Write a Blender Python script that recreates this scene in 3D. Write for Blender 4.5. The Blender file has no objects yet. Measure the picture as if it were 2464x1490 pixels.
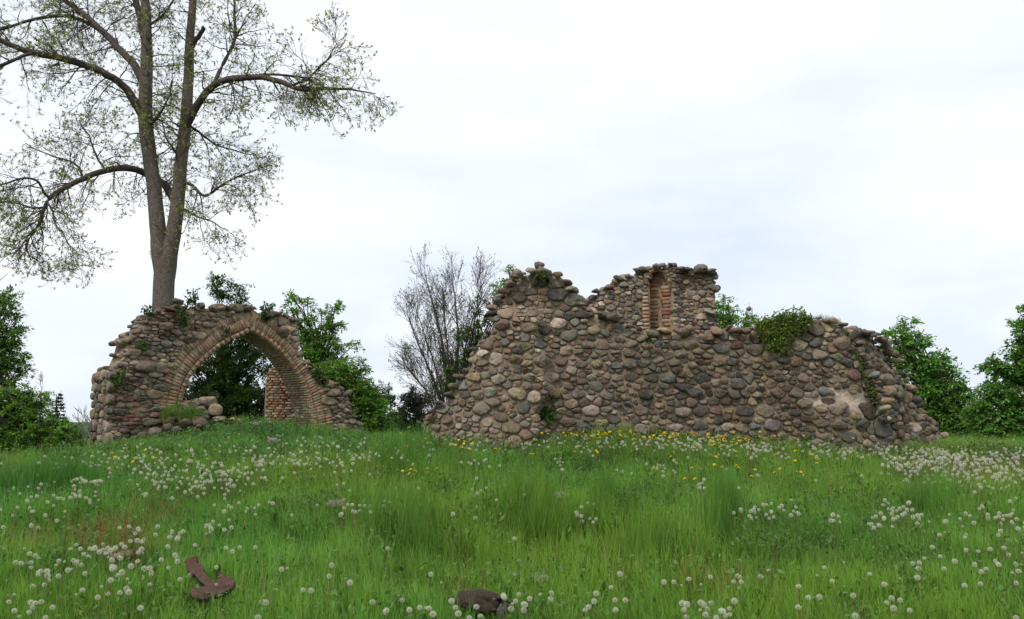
import bpy, math, random
import numpy as np
from mathutils import Vector, Matrix, noise as mnoise
R = np.random.default_rng(7)
rnd = random.Random(7)
S = bpy.context.scene
COL = S.collection
# ------------------------------------------------------------------ camera, sky, sun, exposure
EYE = 1.6
F = 2134.0            # focal length in units of a 2464 px wide picture
CX, CY, HOR = 1232.0, 745.0, 1015.0
PITCH = math.atan((HOR - CY) / F)
cam_d = bpy.data.cameras.new('camera')
cam = bpy.data.objects.new('camera', cam_d)
COL.objects.link(cam)
cam.location = (0, 0, EYE)
cam.rotation_euler = (math.pi / 2 + PITCH, 0, 0)
cam_d.sensor_width = 36
cam_d.lens = 36 * F / 2464
cam_d.clip_end = 3000
cam_d.clip_start = 0.1
S.camera = cam
w = bpy.data.worlds.new('World')
S.world = w
w.use_nodes = True
nt = w.node_tree
nt.nodes.clear()
def N(t, typ, **k):
    n = t.nodes.new(typ)
    for a, b in k.items():
        setattr(n, a, b)
    return n
SUN_EL, SUN_AZ = math.radians(50), math.radians(215)
sky = N(nt, 'ShaderNodeTexSky', sky_type='NISHITA', sun_disc=False, sun_elevation=SUN_EL, sun_rotation=SUN_AZ)
bg1 = N(nt, 'ShaderNodeBackground'); bg1.inputs[1].default_value = 0.1
nt.links.new(sky.outputs[0], bg1.inputs[0])
tc = N(nt, 'ShaderNodeTexCoord')
mp = N(nt, 'ShaderNodeMapping'); mp.inputs['Scale'].default_value = (1.0, 1.0, 3.0); mp.inputs['Location'].default_value = (0.35, 0.2, 0.15)
mp.inputs['Rotation'].default_value = (0, 0.12, 0)
nt.links.new(tc.outputs['Generated'], mp.inputs[0])
nz = N(nt, 'ShaderNodeTexNoise'); nz.inputs['Scale'].default_value = 2.1; nz.inputs['Detail'].default_value = 7; nz.inputs['Roughness'].default_value = 0.48
nt.links.new(mp.outputs[0], nz.inputs['Vector'])
cr = N(nt, 'ShaderNodeValToRGB')
el = cr.color_ramp.elements
el[0].position = 0.34; el[0].color = (0.65, 0.725, 0.85, 1)
el[1].position = 0.64; el[1].color = (0.94, 0.95, 0.98, 1)
e = el.new(0.46); e.color = (0.81, 0.855, 0.935, 1)
nt.links.new(nz.outputs['Fac'], cr.inputs[0])
bg2 = N(nt, 'ShaderNodeBackground'); bg2.inputs[1].default_value = 0.84
nt.links.new(cr.outputs[0], bg2.inputs[0])
mx = N(nt, 'ShaderNodeMixShader'); mx.inputs[0].default_value = 0.93
nt.links.new(bg1.outputs[0], mx.inputs[1]); nt.links.new(bg2.outputs[0], mx.inputs[2])
wo = N(nt, 'ShaderNodeOutputWorld'); nt.links.new(mx.outputs[0], wo.inputs[0])
sl = bpy.data.lights.new('sun', 'SUN'); sl.energy = 1.5; sl.angle = math.radians(14); sl.color = (1, 0.96, 0.9)
so = bpy.data.objects.new('sun', sl); COL.objects.link(so)
# sun behind the camera, to the left
sd = Vector((math.sin(SUN_AZ) * math.cos(SUN_EL), math.cos(SUN_AZ) * math.cos(SUN_EL), math.sin(SUN_EL)))
so.rotation_euler = sd.to_track_quat('Z', 'Y').to_euler()
vs = S.view_settings
vs.view_transform = 'Standard'; vs.look = 'None'; vs.gamma = 1; vs.use_curve_mapping = False; vs.exposure = 0.48
S.cycles.max_bounces = 6
S.cycles.transparent_max_bounces = 4

# ------------------------------------------------------------------ helpers
SP, CP = math.sin(PITCH), math.cos(PITCH)
def ray(px, py):
    a, b = px - CX, CY - py
    return np.array([a, F * CP - b * SP, F * SP + b * CP])
def at(px, py, Y):
    r = ray(px, py)
    return np.array([0, 0, EYE]) + r * (Y / r[1])
def project(P):
    P = np.atleast_2d(P)
    x, y, z = P[:, 0], P[:, 1], P[:, 2] - EYE
    d = y * CP + z * SP
    u = -y * SP + z * CP
    return np.stack([CX + F * x / d, CY - F * u / d, d], 1)
def sst(a, b, x):
    t = np.clip((x - a) / (b - a), 0, 1)
    return t * t * (3 - 2 * t)
def ground(x, y):
    x = np.asarray(x, float); y = np.asarray(y, float)
    z = 0.98 * sst(4.5, 17.5, y)
    z = z - 0.95 * sst(-7.0, -13.5, x) * sst(8, 18, y) * sst(70, 35, y)
    z = z + 0.50 * np.exp(-(((x + 6.6) / 2.3) ** 2 + ((y - 21.6) / 1.9) ** 2))
    z = z + 0.16 * np.exp(-(((x + 5.2) / 2.6) ** 2 + ((y - 23.5) / 2.4) ** 2))
    z = z + 0.17 * np.exp(-(((x - 2.4) / 2.6) ** 2 + ((y - 15.2) / 1.7) ** 2)) + 0.10 * np.exp(-(((x + 1.6) / 1.2) ** 2 + ((y - 14.6) / 1.4) ** 2))
    z = z - 0.13 * np.exp(-(((x - 7.0) / 1.6) ** 2 + ((y - 15.6) / 2.0) ** 2))
    z = z - 0.45 * sst(34, 90, y)
    z = z + 0.035 * np.sin(x * 0.9 + 0.6 * y) * np.cos(0.7 * y - 0.3 * x) + 0.02 * np.sin(2.3 * x + 1) * np.sin(1.9 * y)
    return z
def on_ground(px, py, h=0.0):
    """world point at height h over the ground seen at this place of the picture"""
    r = ray(px, py)
    ys = np.arange(4.0, 60, 0.05)
    P = r[None, :] * (ys / r[1])[:, None] + np.array([0, 0, EYE])
    d = P[:, 2] - ground(P[:, 0], P[:, 1]) - h
    k = np.where(d <= 0)[0]
    i = k[0] if len(k) else len(ys) - 1
    return P[i]
def crop(x0, y0, s):
    return lambda pts: [((x0 + a / s) / 1.2208, (y0 + b / s) / 1.2208) for a, b in pts]

def mesh_np(name, V, Fc, mat, smooth=True, col=None):
    V = np.asarray(V, np.float32).reshape(-1, 3); Fc = np.asarray(Fc, np.int32)
    me = bpy.data.meshes.new(name)
    me.vertices.add(len(V)); me.vertices.foreach_set('co', V.ravel())
    m, k = Fc.shape
    me.loops.add(m * k); me.loops.foreach_set('vertex_index', Fc.ravel())
    me.polygons.add(m); me.polygons.foreach_set('loop_start', np.arange(m, dtype=np.int32) * k)
    if smooth: me.polygons.foreach_set('use_smooth', np.ones(m, bool))
    me.update(calc_edges=True)
    if col is not None:
        a = me.color_attributes.new('tint', 'FLOAT_COLOR', 'POINT')
        c = np.ones((len(V), 4), np.float32); c[:, :3] = col
        a.data.foreach_set('color', c.ravel())
    me.materials.append(mat)
    return me
def obj(name, me, parent=None, loc=(0, 0, 0)):
    o = bpy.data.objects.new(name, me); COL.objects.link(o)
    o.location = [float(v) for v in loc]
    if parent is not None: o.parent = parent
    return o
def tag(o, label=None, cat=None, group=None, kind=None):
    if label: o['label'] = label
    if cat: o['category'] = cat
    if group: o['group'] = group
    if kind: o['kind'] = kind
    return o
def empty(name, loc, label, cat, group=None):
    o = bpy.data.objects.new(name, None); COL.objects.link(o)
    o.location = [float(v) for v in loc]
    o.empty_display_size = 0.2
    return tag(o, label, cat, group)
class Batch:
    def __init__(s): s.V, s.F, s.C, s.n = [], [], [], 0
    def add(s, V, Fc, c=(1, 1, 1)):
        V = np.asarray(V, float).reshape(-1, 3)
        s.V.append(V); s.F.append(np.asarray(Fc) + s.n); s.n += len(V)
        c = np.asarray(c, float)
        s.C.append(np.broadcast_to(c, (len(V), 3)))
    def build(s, name, mat, parent=None, origin=(0, 0, 0), smooth=True, kind=None):
        if not s.V: return None
        V = np.concatenate(s.V) - np.asarray(origin, float)
        me = mesh_np(name, V, np.concatenate(s.F), mat, smooth, np.concatenate(s.C))
        o = obj(name, me, parent)
        if parent is None: o.location = [float(v) for v in origin]
        if kind: o['kind'] = kind
        return o

# ------------------------------------------------------------------ materials
def material(name):
    m = bpy.data.materials.new(name); m.use_nodes = True
    t = m.node_tree
    return m, t, t.nodes['Principled BSDF'], t.nodes['Material Output']
def tint_mat(name, rough=0.9, var=0.35, scale=6.0, bump=0.35, bscale=30.0, spots=None, spec=0.25):
    """colour from the mesh attribute, varied by solid noise, with fine relief"""
    m, t, b, out = material(name)
    b.inputs['Roughness'].default_value = rough
    b.inputs['Specular IOR Level'].default_value = spec
    at_ = N(t, 'ShaderNodeAttribute', attribute_name='tint')
    geo = N(t, 'ShaderNodeNewGeometry')
    n1 = N(t, 'ShaderNodeTexNoise'); n1.inputs['Scale'].default_value = scale; n1.inputs['Detail'].default_value = 6; n1.inputs['Roughness'].default_value = 0.65
    t.links.new(geo.outputs['Position'], n1.inputs['Vector'])
    mr = N(t, 'ShaderNodeMapRange'); mr.inputs[1].default_value = 0.25; mr.inputs[2].default_value = 0.75
    mr.inputs[3].default_value = 1 - var; mr.inputs[4].default_value = 1 + var
    t.links.new(n1.outputs['Fac'], mr.inputs[0])
    mu = N(t, 'ShaderNodeVectorMath', operation='SCALE')
    t.links.new(at_.outputs['Color'], mu.inputs[0]); t.links.new(mr.outputs[0], mu.inputs['Scale'])
    last = mu.outputs[0]
    for (sc, lo, hi, colr, fac) in (spots or []):
        n2 = N(t, 'ShaderNodeTexNoise'); n2.inputs['Scale'].default_value = sc; n2.inputs['Detail'].default_value = 5; n2.inputs['Roughness'].default_value = 0.6
        ad = N(t, 'ShaderNodeVectorMath', operation='ADD'); ad.inputs[1].default_value = (sc * 3.1, 7.7, sc)
        t.links.new(geo.outputs['Position'], ad.inputs[0]); t.links.new(ad.outputs[0], n2.inputs['Vector'])
        r2 = N(t, 'ShaderNodeMapRange'); r2.inputs[1].default_value = lo; r2.inputs[2].default_value = hi; r2.inputs[4].default_value = fac
        t.links.new(n2.outputs['Fac'], r2.inputs[0])
        mc = N(t, 'ShaderNodeMix', data_type='RGBA'); mc.inputs[7].default_value = (*colr, 1)
        t.links.new(r2.outputs[0], mc.inputs[0]); t.links.new(last, mc.inputs[6]); last = mc.outputs[2]
    t.links.new(last, b.inputs['Base Color'])
    n3 = N(t, 'ShaderNodeTexNoise'); n3.inputs['Scale'].default_value = bscale; n3.inputs['Detail'].default_value = 6
    t.links.new(geo.outputs['Position'], n3.inputs['Vector'])
    bp = N(t, 'ShaderNodeBump'); bp.inputs['Strength'].default_value = bump; bp.inputs['Distance'].default_value = 0.03
    t.links.new(n3.outputs['Fac'], bp.inputs['Height']); t.links.new(bp.outputs[0], b.inputs['Normal'])
    return m
M_STONE = tint_mat('fieldstone', 0.9, 0.5, 11, 1.0, 20, [(14, 0.60, 0.72, (0.34, 0.32, 0.28), 0.5), (3.1, 0.55, 0.72, (0.05, 0.042, 0.032), 0.6), (0.9, 0.50, 0.66, (0.07, 0.055, 0.04), 0.5), (1.3, 0.55, 0.7, (0.10, 0.11, 0.05), 0.35)])
M_MORTAR = tint_mat('lime_mortar', 0.95, 0.35, 8, 1.0, 16, [(5, 0.52, 0.7, (0.10, 0.075, 0.05), 0.6), (9, 0.62, 0.72, (0.42, 0.36, 0.28), 0.5)])
M_BRICK = tint_mat('old_brick', 0.9, 0.3, 14, 0.5, 40, [(6, 0.56, 0.7, (0.40, 0.31, 0.21), 0.55), (2.2, 0.6, 0.75, (0.07, 0.06, 0.045), 0.5)])
M_BARK = tint_mat('bark', 0.95, 0.5, 11, 1.0, 24, [(4, 0.55, 0.7, (0.10, 0.11, 0.06), 0.3)])
M_IRON = tint_mat('rusty_iron', 0.85, 0.4, 30, 0.4, 90, [(22, 0.55, 0.7, (0.16, 0.06, 0.03), 0.5)])
M_METAL = tint_mat('painted_steel', 0.5, 0.1, 3, 0.0, 5)
def leaf_mat(name, transl=0.48, rough=0.5, inst=False, posvar=0.0, spec=0.4):
    m, t, b, out = material(name)
    b.inputs['Roughness'].default_value = rough; b.inputs['Specular IOR Level'].default_value = spec
    at_ = N(t, 'ShaderNodeAttribute', attribute_name='tint')
    last = at_.outputs['Color']
    if inst:
        a2 = N(t, 'ShaderNodeAttribute', attribute_name='itint', attribute_type='INSTANCER')
        mm = N(t, 'ShaderNodeVectorMath', operation='MULTIPLY')
        t.links.new(last, mm.inputs[0]); t.links.new(a2.outputs['Vector'], mm.inputs[1]); last = mm.outputs[0]
    t.links.new(last, b.inputs['Base Color'])
    tr = N(t, 'ShaderNodeBsdfTranslucent'); sc = N(t, 'ShaderNodeVectorMath', operation='MULTIPLY'); sc.inputs[1].default_value = (1.25, 1.25, 0.8)
    t.links.new(last, sc.inputs[0]); t.links.new(sc.outputs[0], tr.inputs[0])
    ms = N(t, 'ShaderNodeMixShader'); ms.inputs[0].default_value = transl
    t.links.new(b.outputs[0], ms.inputs[1]); t.links.new(tr.outputs[0], ms.inputs[2]); t.links.new(ms.outputs[0], out.inputs[0])
    return m
M_LEAF = leaf_mat('foliage')
M_GRASS = leaf_mat('grass_blades', 0.35, 0.45, True, spec=0.3)
M_FLUFF = leaf_mat('seed_fluff', 0.4, 0.9, False, spec=0.0)
M_GROUND, t, b, out = material('meadow_soil')
b.inputs['Roughness'].default_value = 1.0; b.inputs['Specular IOR Level'].default_value = 0.1
geo = N(t, 'ShaderNodeNewGeometry'); n1 = N(t, 'ShaderNodeTexNoise'); n1.inputs['Scale'].default_value = 1.5; n1.inputs['Detail'].default_value = 8
t.links.new(geo.outputs['Position'], n1.inputs['Vector'])
c1 = N(t, 'ShaderNodeValToRGB'); c1.color_ramp.elements[0].position = 0.3; c1.color_ramp.elements[0].color = (0.022, 0.05, 0.012, 1)
c1.color_ramp.elements[1].position = 0.7; c1.color_ramp.elements[1].color = (0.06, 0.11, 0.025, 1)
t.links.new(n1.outputs['Fac'], c1.inputs[0]); t.links.new(c1.outputs[0], b.inputs['Base Color'])

# ------------------------------------------------------------------ ground
def build_ground():
    xs = np.concatenate([-np.geomspace(1500, 24, 16), np.arange(-23.5, 23.6, 0.35), np.geomspace(24, 1500, 16)])
    ys = np.concatenate([-np.geomspace(800, 6, 10), np.arange(-5, 48, 0.35), np.geomspace(50, 2500, 22)])
    X, Y = np.meshgrid(xs, ys)
    Z = ground(X, Y)
    V = np.stack([X, Y, Z], -1).reshape(-1, 3)
    nx, ny = len(xs), len(ys)
    i = np.arange(ny - 1)[:, None] * nx + np.arange(nx - 1)[None]
    Fc = np.stack([i, i + 1, i + nx + 1, i + nx], -1).reshape(-1, 4)
    o = obj('ground', mesh_np('ground', V, Fc, M_GROUND)); o['kind'] = 'structure'
build_ground()

# ------------------------------------------------------------------ masonry
STONE_COLS = np.array([(0.21, 0.17, 0.13), (0.18, 0.15, 0.12), (0.23, 0.18, 0.135), (0.15, 0.135, 0.115), (0.25, 0.20, 0.15), (0.22, 0.155, 0.12),
                       (0.12, 0.108, 0.095), (0.27, 0.22, 0.165), (0.18, 0.165, 0.13), (0.26, 0.20, 0.13), (0.16, 0.15, 0.14), (0.19, 0.125, 0.10), (0.30, 0.25, 0.20)])
def stone_col(dark=1.0):
    c = STONE_COLS[R.integers(len(STONE_COLS))] * R.choice([0.55, 0.8, 1.0, 1.15, 1.35], p=[0.18, 0.3, 0.28, 0.16, 0.08]) * R.uniform(0.9, 1.1)
    return c * R.uniform(0.95, 1.05, 3) * dark * np.array([0.97, 0.95, 0.90])
class Frame:
    """vertical wall plane: u along the wall, z up, d into the wall"""
    def __init__(s, A, B):
        s.A = np.array(A, float); d = np.array(B, float) - s.A
        s.L = np.hypot(*d); s.U = d / s.L; s.Nn = np.array([s.U[1], -s.U[0]])   # faces the camera side
    def uz(s, px, py):
        r = ray(px, py)
        # A + u U = t r.xy
        M = np.array([[r[0], -s.U[0]], [r[1], -s.U[1]]])
        t_, u = np.linalg.solve(M, s.A)
        return np.array([u, EYE + r[2] * t_])
    def P(s, u, z, d):
        u, z, d = np.broadcast_arrays(np.asarray(u, float), z, d)
        return np.stack([s.A[0] + s.U[0] * u - s.Nn[0] * d, s.A[1] + s.U[1] * u - s.Nn[1] * d, z], -1)
def pack(u0, u1, z0, z1, inside, sizes, aniso=1.3, course=0.30, seed=0):
    g = np.random.default_rng(seed)
    C = np.zeros((0, 2)); Rr = np.zeros(0)
    for r, dens in sizes:
        n = int(dens * (u1 - u0) * (z1 - z0))
        U = g.uniform(u0, u1, n); Z = g.uniform(z0, z1, n)
        if r > 0.1:
            Z = np.where(g.random(n) < 0.6, (np.round(Z / course)) * course + g.normal(0, 0.02, n), Z)
        for u, z in zip(U, Z):
            if not inside(u, z): continue
            rr = r * g.uniform(0.82, 1.2)
            p = np.array([u, z * aniso])
            if len(C):
                d2 = ((C - p) ** 2).sum(1)
                if (d2 < (0.86 * (Rr + rr)) ** 2).any(): continue
            C = np.vstack([C, p]); Rr = np.append(Rr, rr)
    return C, Rr
K = 16
TH = np.arange(K) * 2 * math.pi / K
CT, ST = np.cos(TH), np.sin(TH)
RS = np.array([1.0, 1.0, 0.93, 0.78, 0.42, 0.0]); PR = np.array([-1.0, 0.0, 0.66, 0.92, 0.99, 1.0])
def stone_faces():
    f = []
    n = len(RS) - 1
    for a in range(n - 1):
        for k in range(K):
            k2 = (k + 1) % K
            f += [(a * K + k, a * K + k2, (a + 1) * K + k2), (a * K + k, (a + 1) * K + k2, (a + 1) * K + k)]
    c = n * K
    for k in range(K): f.append(((n - 1) * K + k, (n - 1) * K + (k + 1) % K, c))
    return np.array(f)
SF = stone_faces()
def masonry(fr, C, Rr, D, aniso=1.3, gap=0.010, cap=1.75, keep=None, dark=None, bulge=1.0, seed=1, palette=None):
    """one rounded stone per power cell; returns [(verts, faces, colour, size)]"""
    g = np.random.default_rng(seed)
    out = []
    for i in range(len(C)):
        dv = C - C[i]; dist = np.hypot(dv[:, 0], dv[:, 1])
        m = (dist > 1e-6) & (dist < 4 * Rr.max())
        dd = dist[m]; nx, ny = dv[m, 0] / dd, dv[m, 1] / dd
        pd = np.maximum((dd ** 2 + 0.45 * (Rr[i] ** 2 - Rr[m] ** 2)) / (2 * dd), 0.02)
        cosv = np.maximum(CT[:, None] * nx + ST[:, None] * ny, 0)
        pw = g.uniform(10, 30)
        q = ((cosv / pd) ** pw).sum(1) + (1 / (cap * Rr[i])) ** pw
        r = q ** (-1 / pw) - gap * g.uniform(0.5, 1.6)
        if r.min() < 0.018: r = np.maximum(r, 0.018)
        mr = r.mean()
        u0, z0 = C[i, 0], C[i, 1] / aniso
        if keep is not None and not keep(u0, z0): continue
        r = r * (1 + g.normal(0, 0.03, K) + g.uniform(0, 0.09) * np.cos(2 * TH + g.uniform(0, 6.3)) + g.uniform(0, 0.07) * np.cos(3 * TH + g.uniform(0, 6.3)))
        H = min(mr * g.uniform(0.30, 0.85), 0.09) * bulge
        ta, tb = g.normal(0, 0.24, 2)
        pa = g.uniform(0, 2 * math.pi, 3); pc = g.uniform(0.25, 0.8, 3); ps = g.uniform(0.7, 1.8, 3)
        s = RS[:-1, None]
        x = s * CT[None] ; y = s * ST[None]
        o = PR[:-1, None] + 0 * x
        X = np.append(x.ravel(), 0); Y = np.append(y.ravel(), 0); O = np.append(o.ravel(), 1.0)
        fr_ = O > 0
        lim = np.minimum.reduce([pc[k] + ps[k] * (1 - (X * np.cos(pa[k]) + Y * np.sin(pa[k]))) * 0.5 for k in range(3)])
        O2 = np.where(fr_, np.minimum(O, np.maximum(lim, 0.15 * O)) + (ta * X + tb * Y) * O, O)
        O2 = O2 + np.where(fr_, g.normal(0, 0.055, len(O2)), 0)
        rr = np.append((s * r[None]).ravel(), 0)
        cu = np.append(np.tile(CT, len(RS) - 1), 0); cz = np.append(np.tile(ST, len(RS) - 1), 0)
        uu = u0 + rr * cu; zz = z0 + rr * cz / aniso
        dep = np.where(O2 < 0, 0.09, -H * O2)
        V = fr.P(uu, zz, D(uu, zz) + dep + g.normal(0, 0.012))
        c = (palette(g) if palette else stone_col())
        if dark is not None: c = c * dark(u0, z0)
        out.append((V, SF, c, mr))
    return out
def boulder(c, dims, rz=0, tilt=0, seed=0, k=12, n=7):
    g = np.random.default_rng(seed)
    th = np.arange(k) * 2 * math.pi / k; ph = np.linspace(-math.pi / 2, math.pi / 2, n + 2)[1:-1]
    x = np.cos(ph)[:, None] * np.cos(th); y = np.cos(ph)[:, None] * np.sin(th); z = np.sin(ph)[:, None] + 0 * th
    P = np.stack([x, y, z], -1).reshape(-1, 3)
    P = np.vstack([[0, 0, -1], P, [0, 0, 1]])
    P = np.sign(P) * np.abs(P) ** 0.8
    for _ in range(9):
        v = g.normal(0, 1, 3); v /= np.linalg.norm(v); lim = g.uniform(0.5, 0.9)
        d = P @ v; P = P - np.outer(np.maximum(d - lim, 0) * 0.85, v)
    P = P * (1 + g.normal(0, 0.025, (len(P), 1))) * np.asarray(dims)
    Mx = np.array(Matrix.Rotation(rz, 3, 'Z') @ Matrix.Rotation(tilt, 3, 'Y'))
    P = P @ Mx.T + np.asarray(c)
    f = []
    for j in range(k): f.append((0, 1 + (j + 1) % k, 1 + j))
    for a in range(n - 1):
        for j in range(k):
            p, q = 1 + a * k + j, 1 + a * k + (j + 1) % k
            f += [(p, q, q + k), (p, q + k, p + k)]
    L = 1 + n * k
    for j in range(k): f.append((1 + (n - 1) * k + j, 1 + (n - 1) * k + (j + 1) % k, L))
    return P, np.array(f)
def box_piece(P8):
    f = np.array([(0, 1, 2), (0, 2, 3), (7, 6, 5), (7, 5, 4), (0, 4, 5), (0, 5, 1), (1, 5, 6), (1, 6, 2), (2, 6, 7), (2, 7, 3), (3, 7, 4), (3, 4, 0)])
    return P8, f
def brick_col(g, kind='tan'):
    if kind == 'red': c = np.array([0.27, 0.12, 0.075]) if g.random() < 0.6 else np.array([0.25, 0.15, 0.095])
    elif kind == 'mid': c = [np.array([0.29, 0.13, 0.075]), np.array([0.31, 0.20, 0.12]), np.array([0.28, 0.22, 0.15]), np.array([0.24, 0.14, 0.10])][g.integers(4)]
    else: c = [np.array([0.40, 0.265, 0.16]), np.array([0.43, 0.31, 0.20]), np.array([0.37, 0.215, 0.13]), np.array([0.33, 0.26, 0.185])][g.integers(4)]
    return c * g.uniform(0.78, 1.12) * g.uniform(0.96, 1.04, 3)
def brick_uz(fr, D, c, du, dz, ang, proud, g, back=0.12, kind='tan'):
    """brick with centre c in (u,z), half sizes du,dz turned by ang"""
    ca, sa = math.cos(ang), math.sin(ang)
    pts = []
    for dep in (0, 1):
        for a, b in ((-1, -1), (1, -1), (1, 1), (-1, 1)):
            j = g.normal(0, 0.004, 3)
            k = 0.94 if dep == 0 else 1.0
            x, y = a * du * k + j[0], b * dz * k + j[1]
            u, z = c[0] + x * ca - y * sa, c[1] + x * sa + y * ca
            base = float(D(np.array(c[0]), np.array(c[1])))
            pts.append(fr.P(u, z, base + (-proud + j[2] if dep == 0 else back)))
    V, f = box_piece(np.array(pts))
    return (V, f, brick_col(g, kind), max(du, dz))
def finish(root, pieces, name, mat, limit=300, rest=None, smooth=True):
    """the largest pieces in view become parts of their own, the rest one part"""
    o0 = np.array(root.location)
    def key(p):
        c = p[0].mean(0); return -p[3] / max(np.linalg.norm(c), 1)
    pieces = sorted(pieces, key=key)
    for V, f, c, s in pieces[:limit]:
        ce = V.mean(0)
        me = mesh_np(name, V - ce, f, mat, smooth, c)
        o = obj(name, me, root); o.location = Vector(ce - o0)
    if len(pieces) > limit:
        b = Batch()
        for V, f, c, s in pieces[limit:]: b.add(V, f, c)
        b.build(rest or ('small_' + name + 's'), mat, root, o0, smooth, 'stuff')
def core(root, fr, ztop, zbot, D, T, u0, u1, colf, name='mortar_core', du=0.05, nv=46, inset=0.05):
    us = np.arange(u0, u1 + du, du); nu = len(us)
    zt = np.array([ztop(u) for u in us]) - inset; zb = np.array([zbot(u) for u in us])
    zt = np.maximum(zt, zb + 0.02)
    v = np.linspace(0, 1, nv)
    UU, VV = np.meshgrid(us, v, indexing='ij')
    ZZ = zb[:, None] + (zt - zb)[:, None] * VV
    Df = D(UU, ZZ)
    nzv = np.array([[mnoise.noise((a * 5, b_ * 5, 3.3)) + 0.5 * mnoise.noise((a * 13, b_ * 13, 1.3)) for a, b_ in zip(ra, rb)] for ra, rb in zip(UU, ZZ)])
    front = fr.P(UU, ZZ, Df + 0.016 + 0.034 * nzv)
    back = fr.P(UU, ZZ, np.maximum(T + 0.12 * nzv, Df + 0.1))
    V = np.concatenate([front.reshape(-1, 3), back.reshape(-1, 3)])
    i = np.arange(nu - 1)[:, None] * nv + np.arange(nv - 1)[None]
    A = np.stack([i, i + nv, i + nv + 1, i + 1], -1).reshape(-1, 4)
    n = nu * nv
    Bk = np.stack([i + n, i + 1 + n, i + nv + 1 + n, i + nv + n], -1).reshape(-1, 4)
    j = np.arange(nu - 1) * nv
    top = np.stack([j + nv - 1, j + 2 * nv - 1, j + 2 * nv - 1 + n, j + nv - 1 + n], -1)
    bot = np.stack([j, j + n, j + nv + n, j + nv], -1)
    k = np.arange(nv - 1)
    e0 = np.stack([k, k + 1, k + 1 + n, k + n], -1); kk = k + (nu - 1) * nv
    e1 = np.stack([kk, kk + n, kk + 1 + n, kk + 1], -1)
    Fc = np.concatenate([A, Bk, top, bot, e0, e1])
    col = colf(np.concatenate([UU.ravel(), UU.ravel()]), np.concatenate([ZZ.ravel(), ZZ.ravel()]))
    o0 = np.array(root.location)
    return obj(name, mesh_np(name, V - o0, Fc, M_MORTAR, True, col), root)
def profile(fr, pts):
    q = np.array([fr.uz(*p) for p in pts])
    us = np.maximum.accumulate(q[:, 0] + np.arange(len(q)) * 1e-4)
    return lambda u: np.interp(u, us, q[:, 1]), us[0], us[-1]
def caps(fr, ztop, u0, u1, T, seed, pieces, size=0.13, step=0.21, zmin=None, skip=None):
    g = np.random.default_rng(seed)
    u = u0
    while u < u1:
        d = 0.12
        while d < T:
            s = size * g.uniform(0.45, 1.3)
            sg = float(ztop(u + 0.05)) - float(ztop(u - 0.05))
            uu = u + g.normal(0, 0.04) - np.clip(sg / 0.1, -1, 1) * 0.05; z = float(ztop(u)) - s * 0.38 + g.normal(0, 0.015) - 0.04 * (d > 0.3)
            if (zmin is None or z > zmin) and not (skip and skip(uu, z)):
                V, f = boulder(fr.P(uu, z, d), (s * g.uniform(0.9, 1.5), s, s * g.uniform(0.4, 0.75)), g.uniform(0, 6), g.normal(0, 0.3), int(g.integers(1e9)), 10, 5)
                pieces.append((V, f, stone_col(), s * (1 if d < 0.3 else 0.45)))
            d += step * g.uniform(0.7, 1.0)
        sl = abs(float(ztop(u + 0.05)) - float(ztop(u - 0.05))) / 0.1
        u += step * g.uniform(0.8, 1.25) / math.hypot(1, min(sl, 6))
MORT = np.array([0.24, 0.178, 0.118])
def mort_col(base=MORT, pale=None):
    def f(u, z):
        c = np.broadcast_to(base, (len(u), 3)).copy()
        if pale is not None:
            k = pale(u, z)[:, None]
            c = c * (1 - k) + np.array([0.52, 0.42, 0.33]) * k
        return c
    return f

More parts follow.
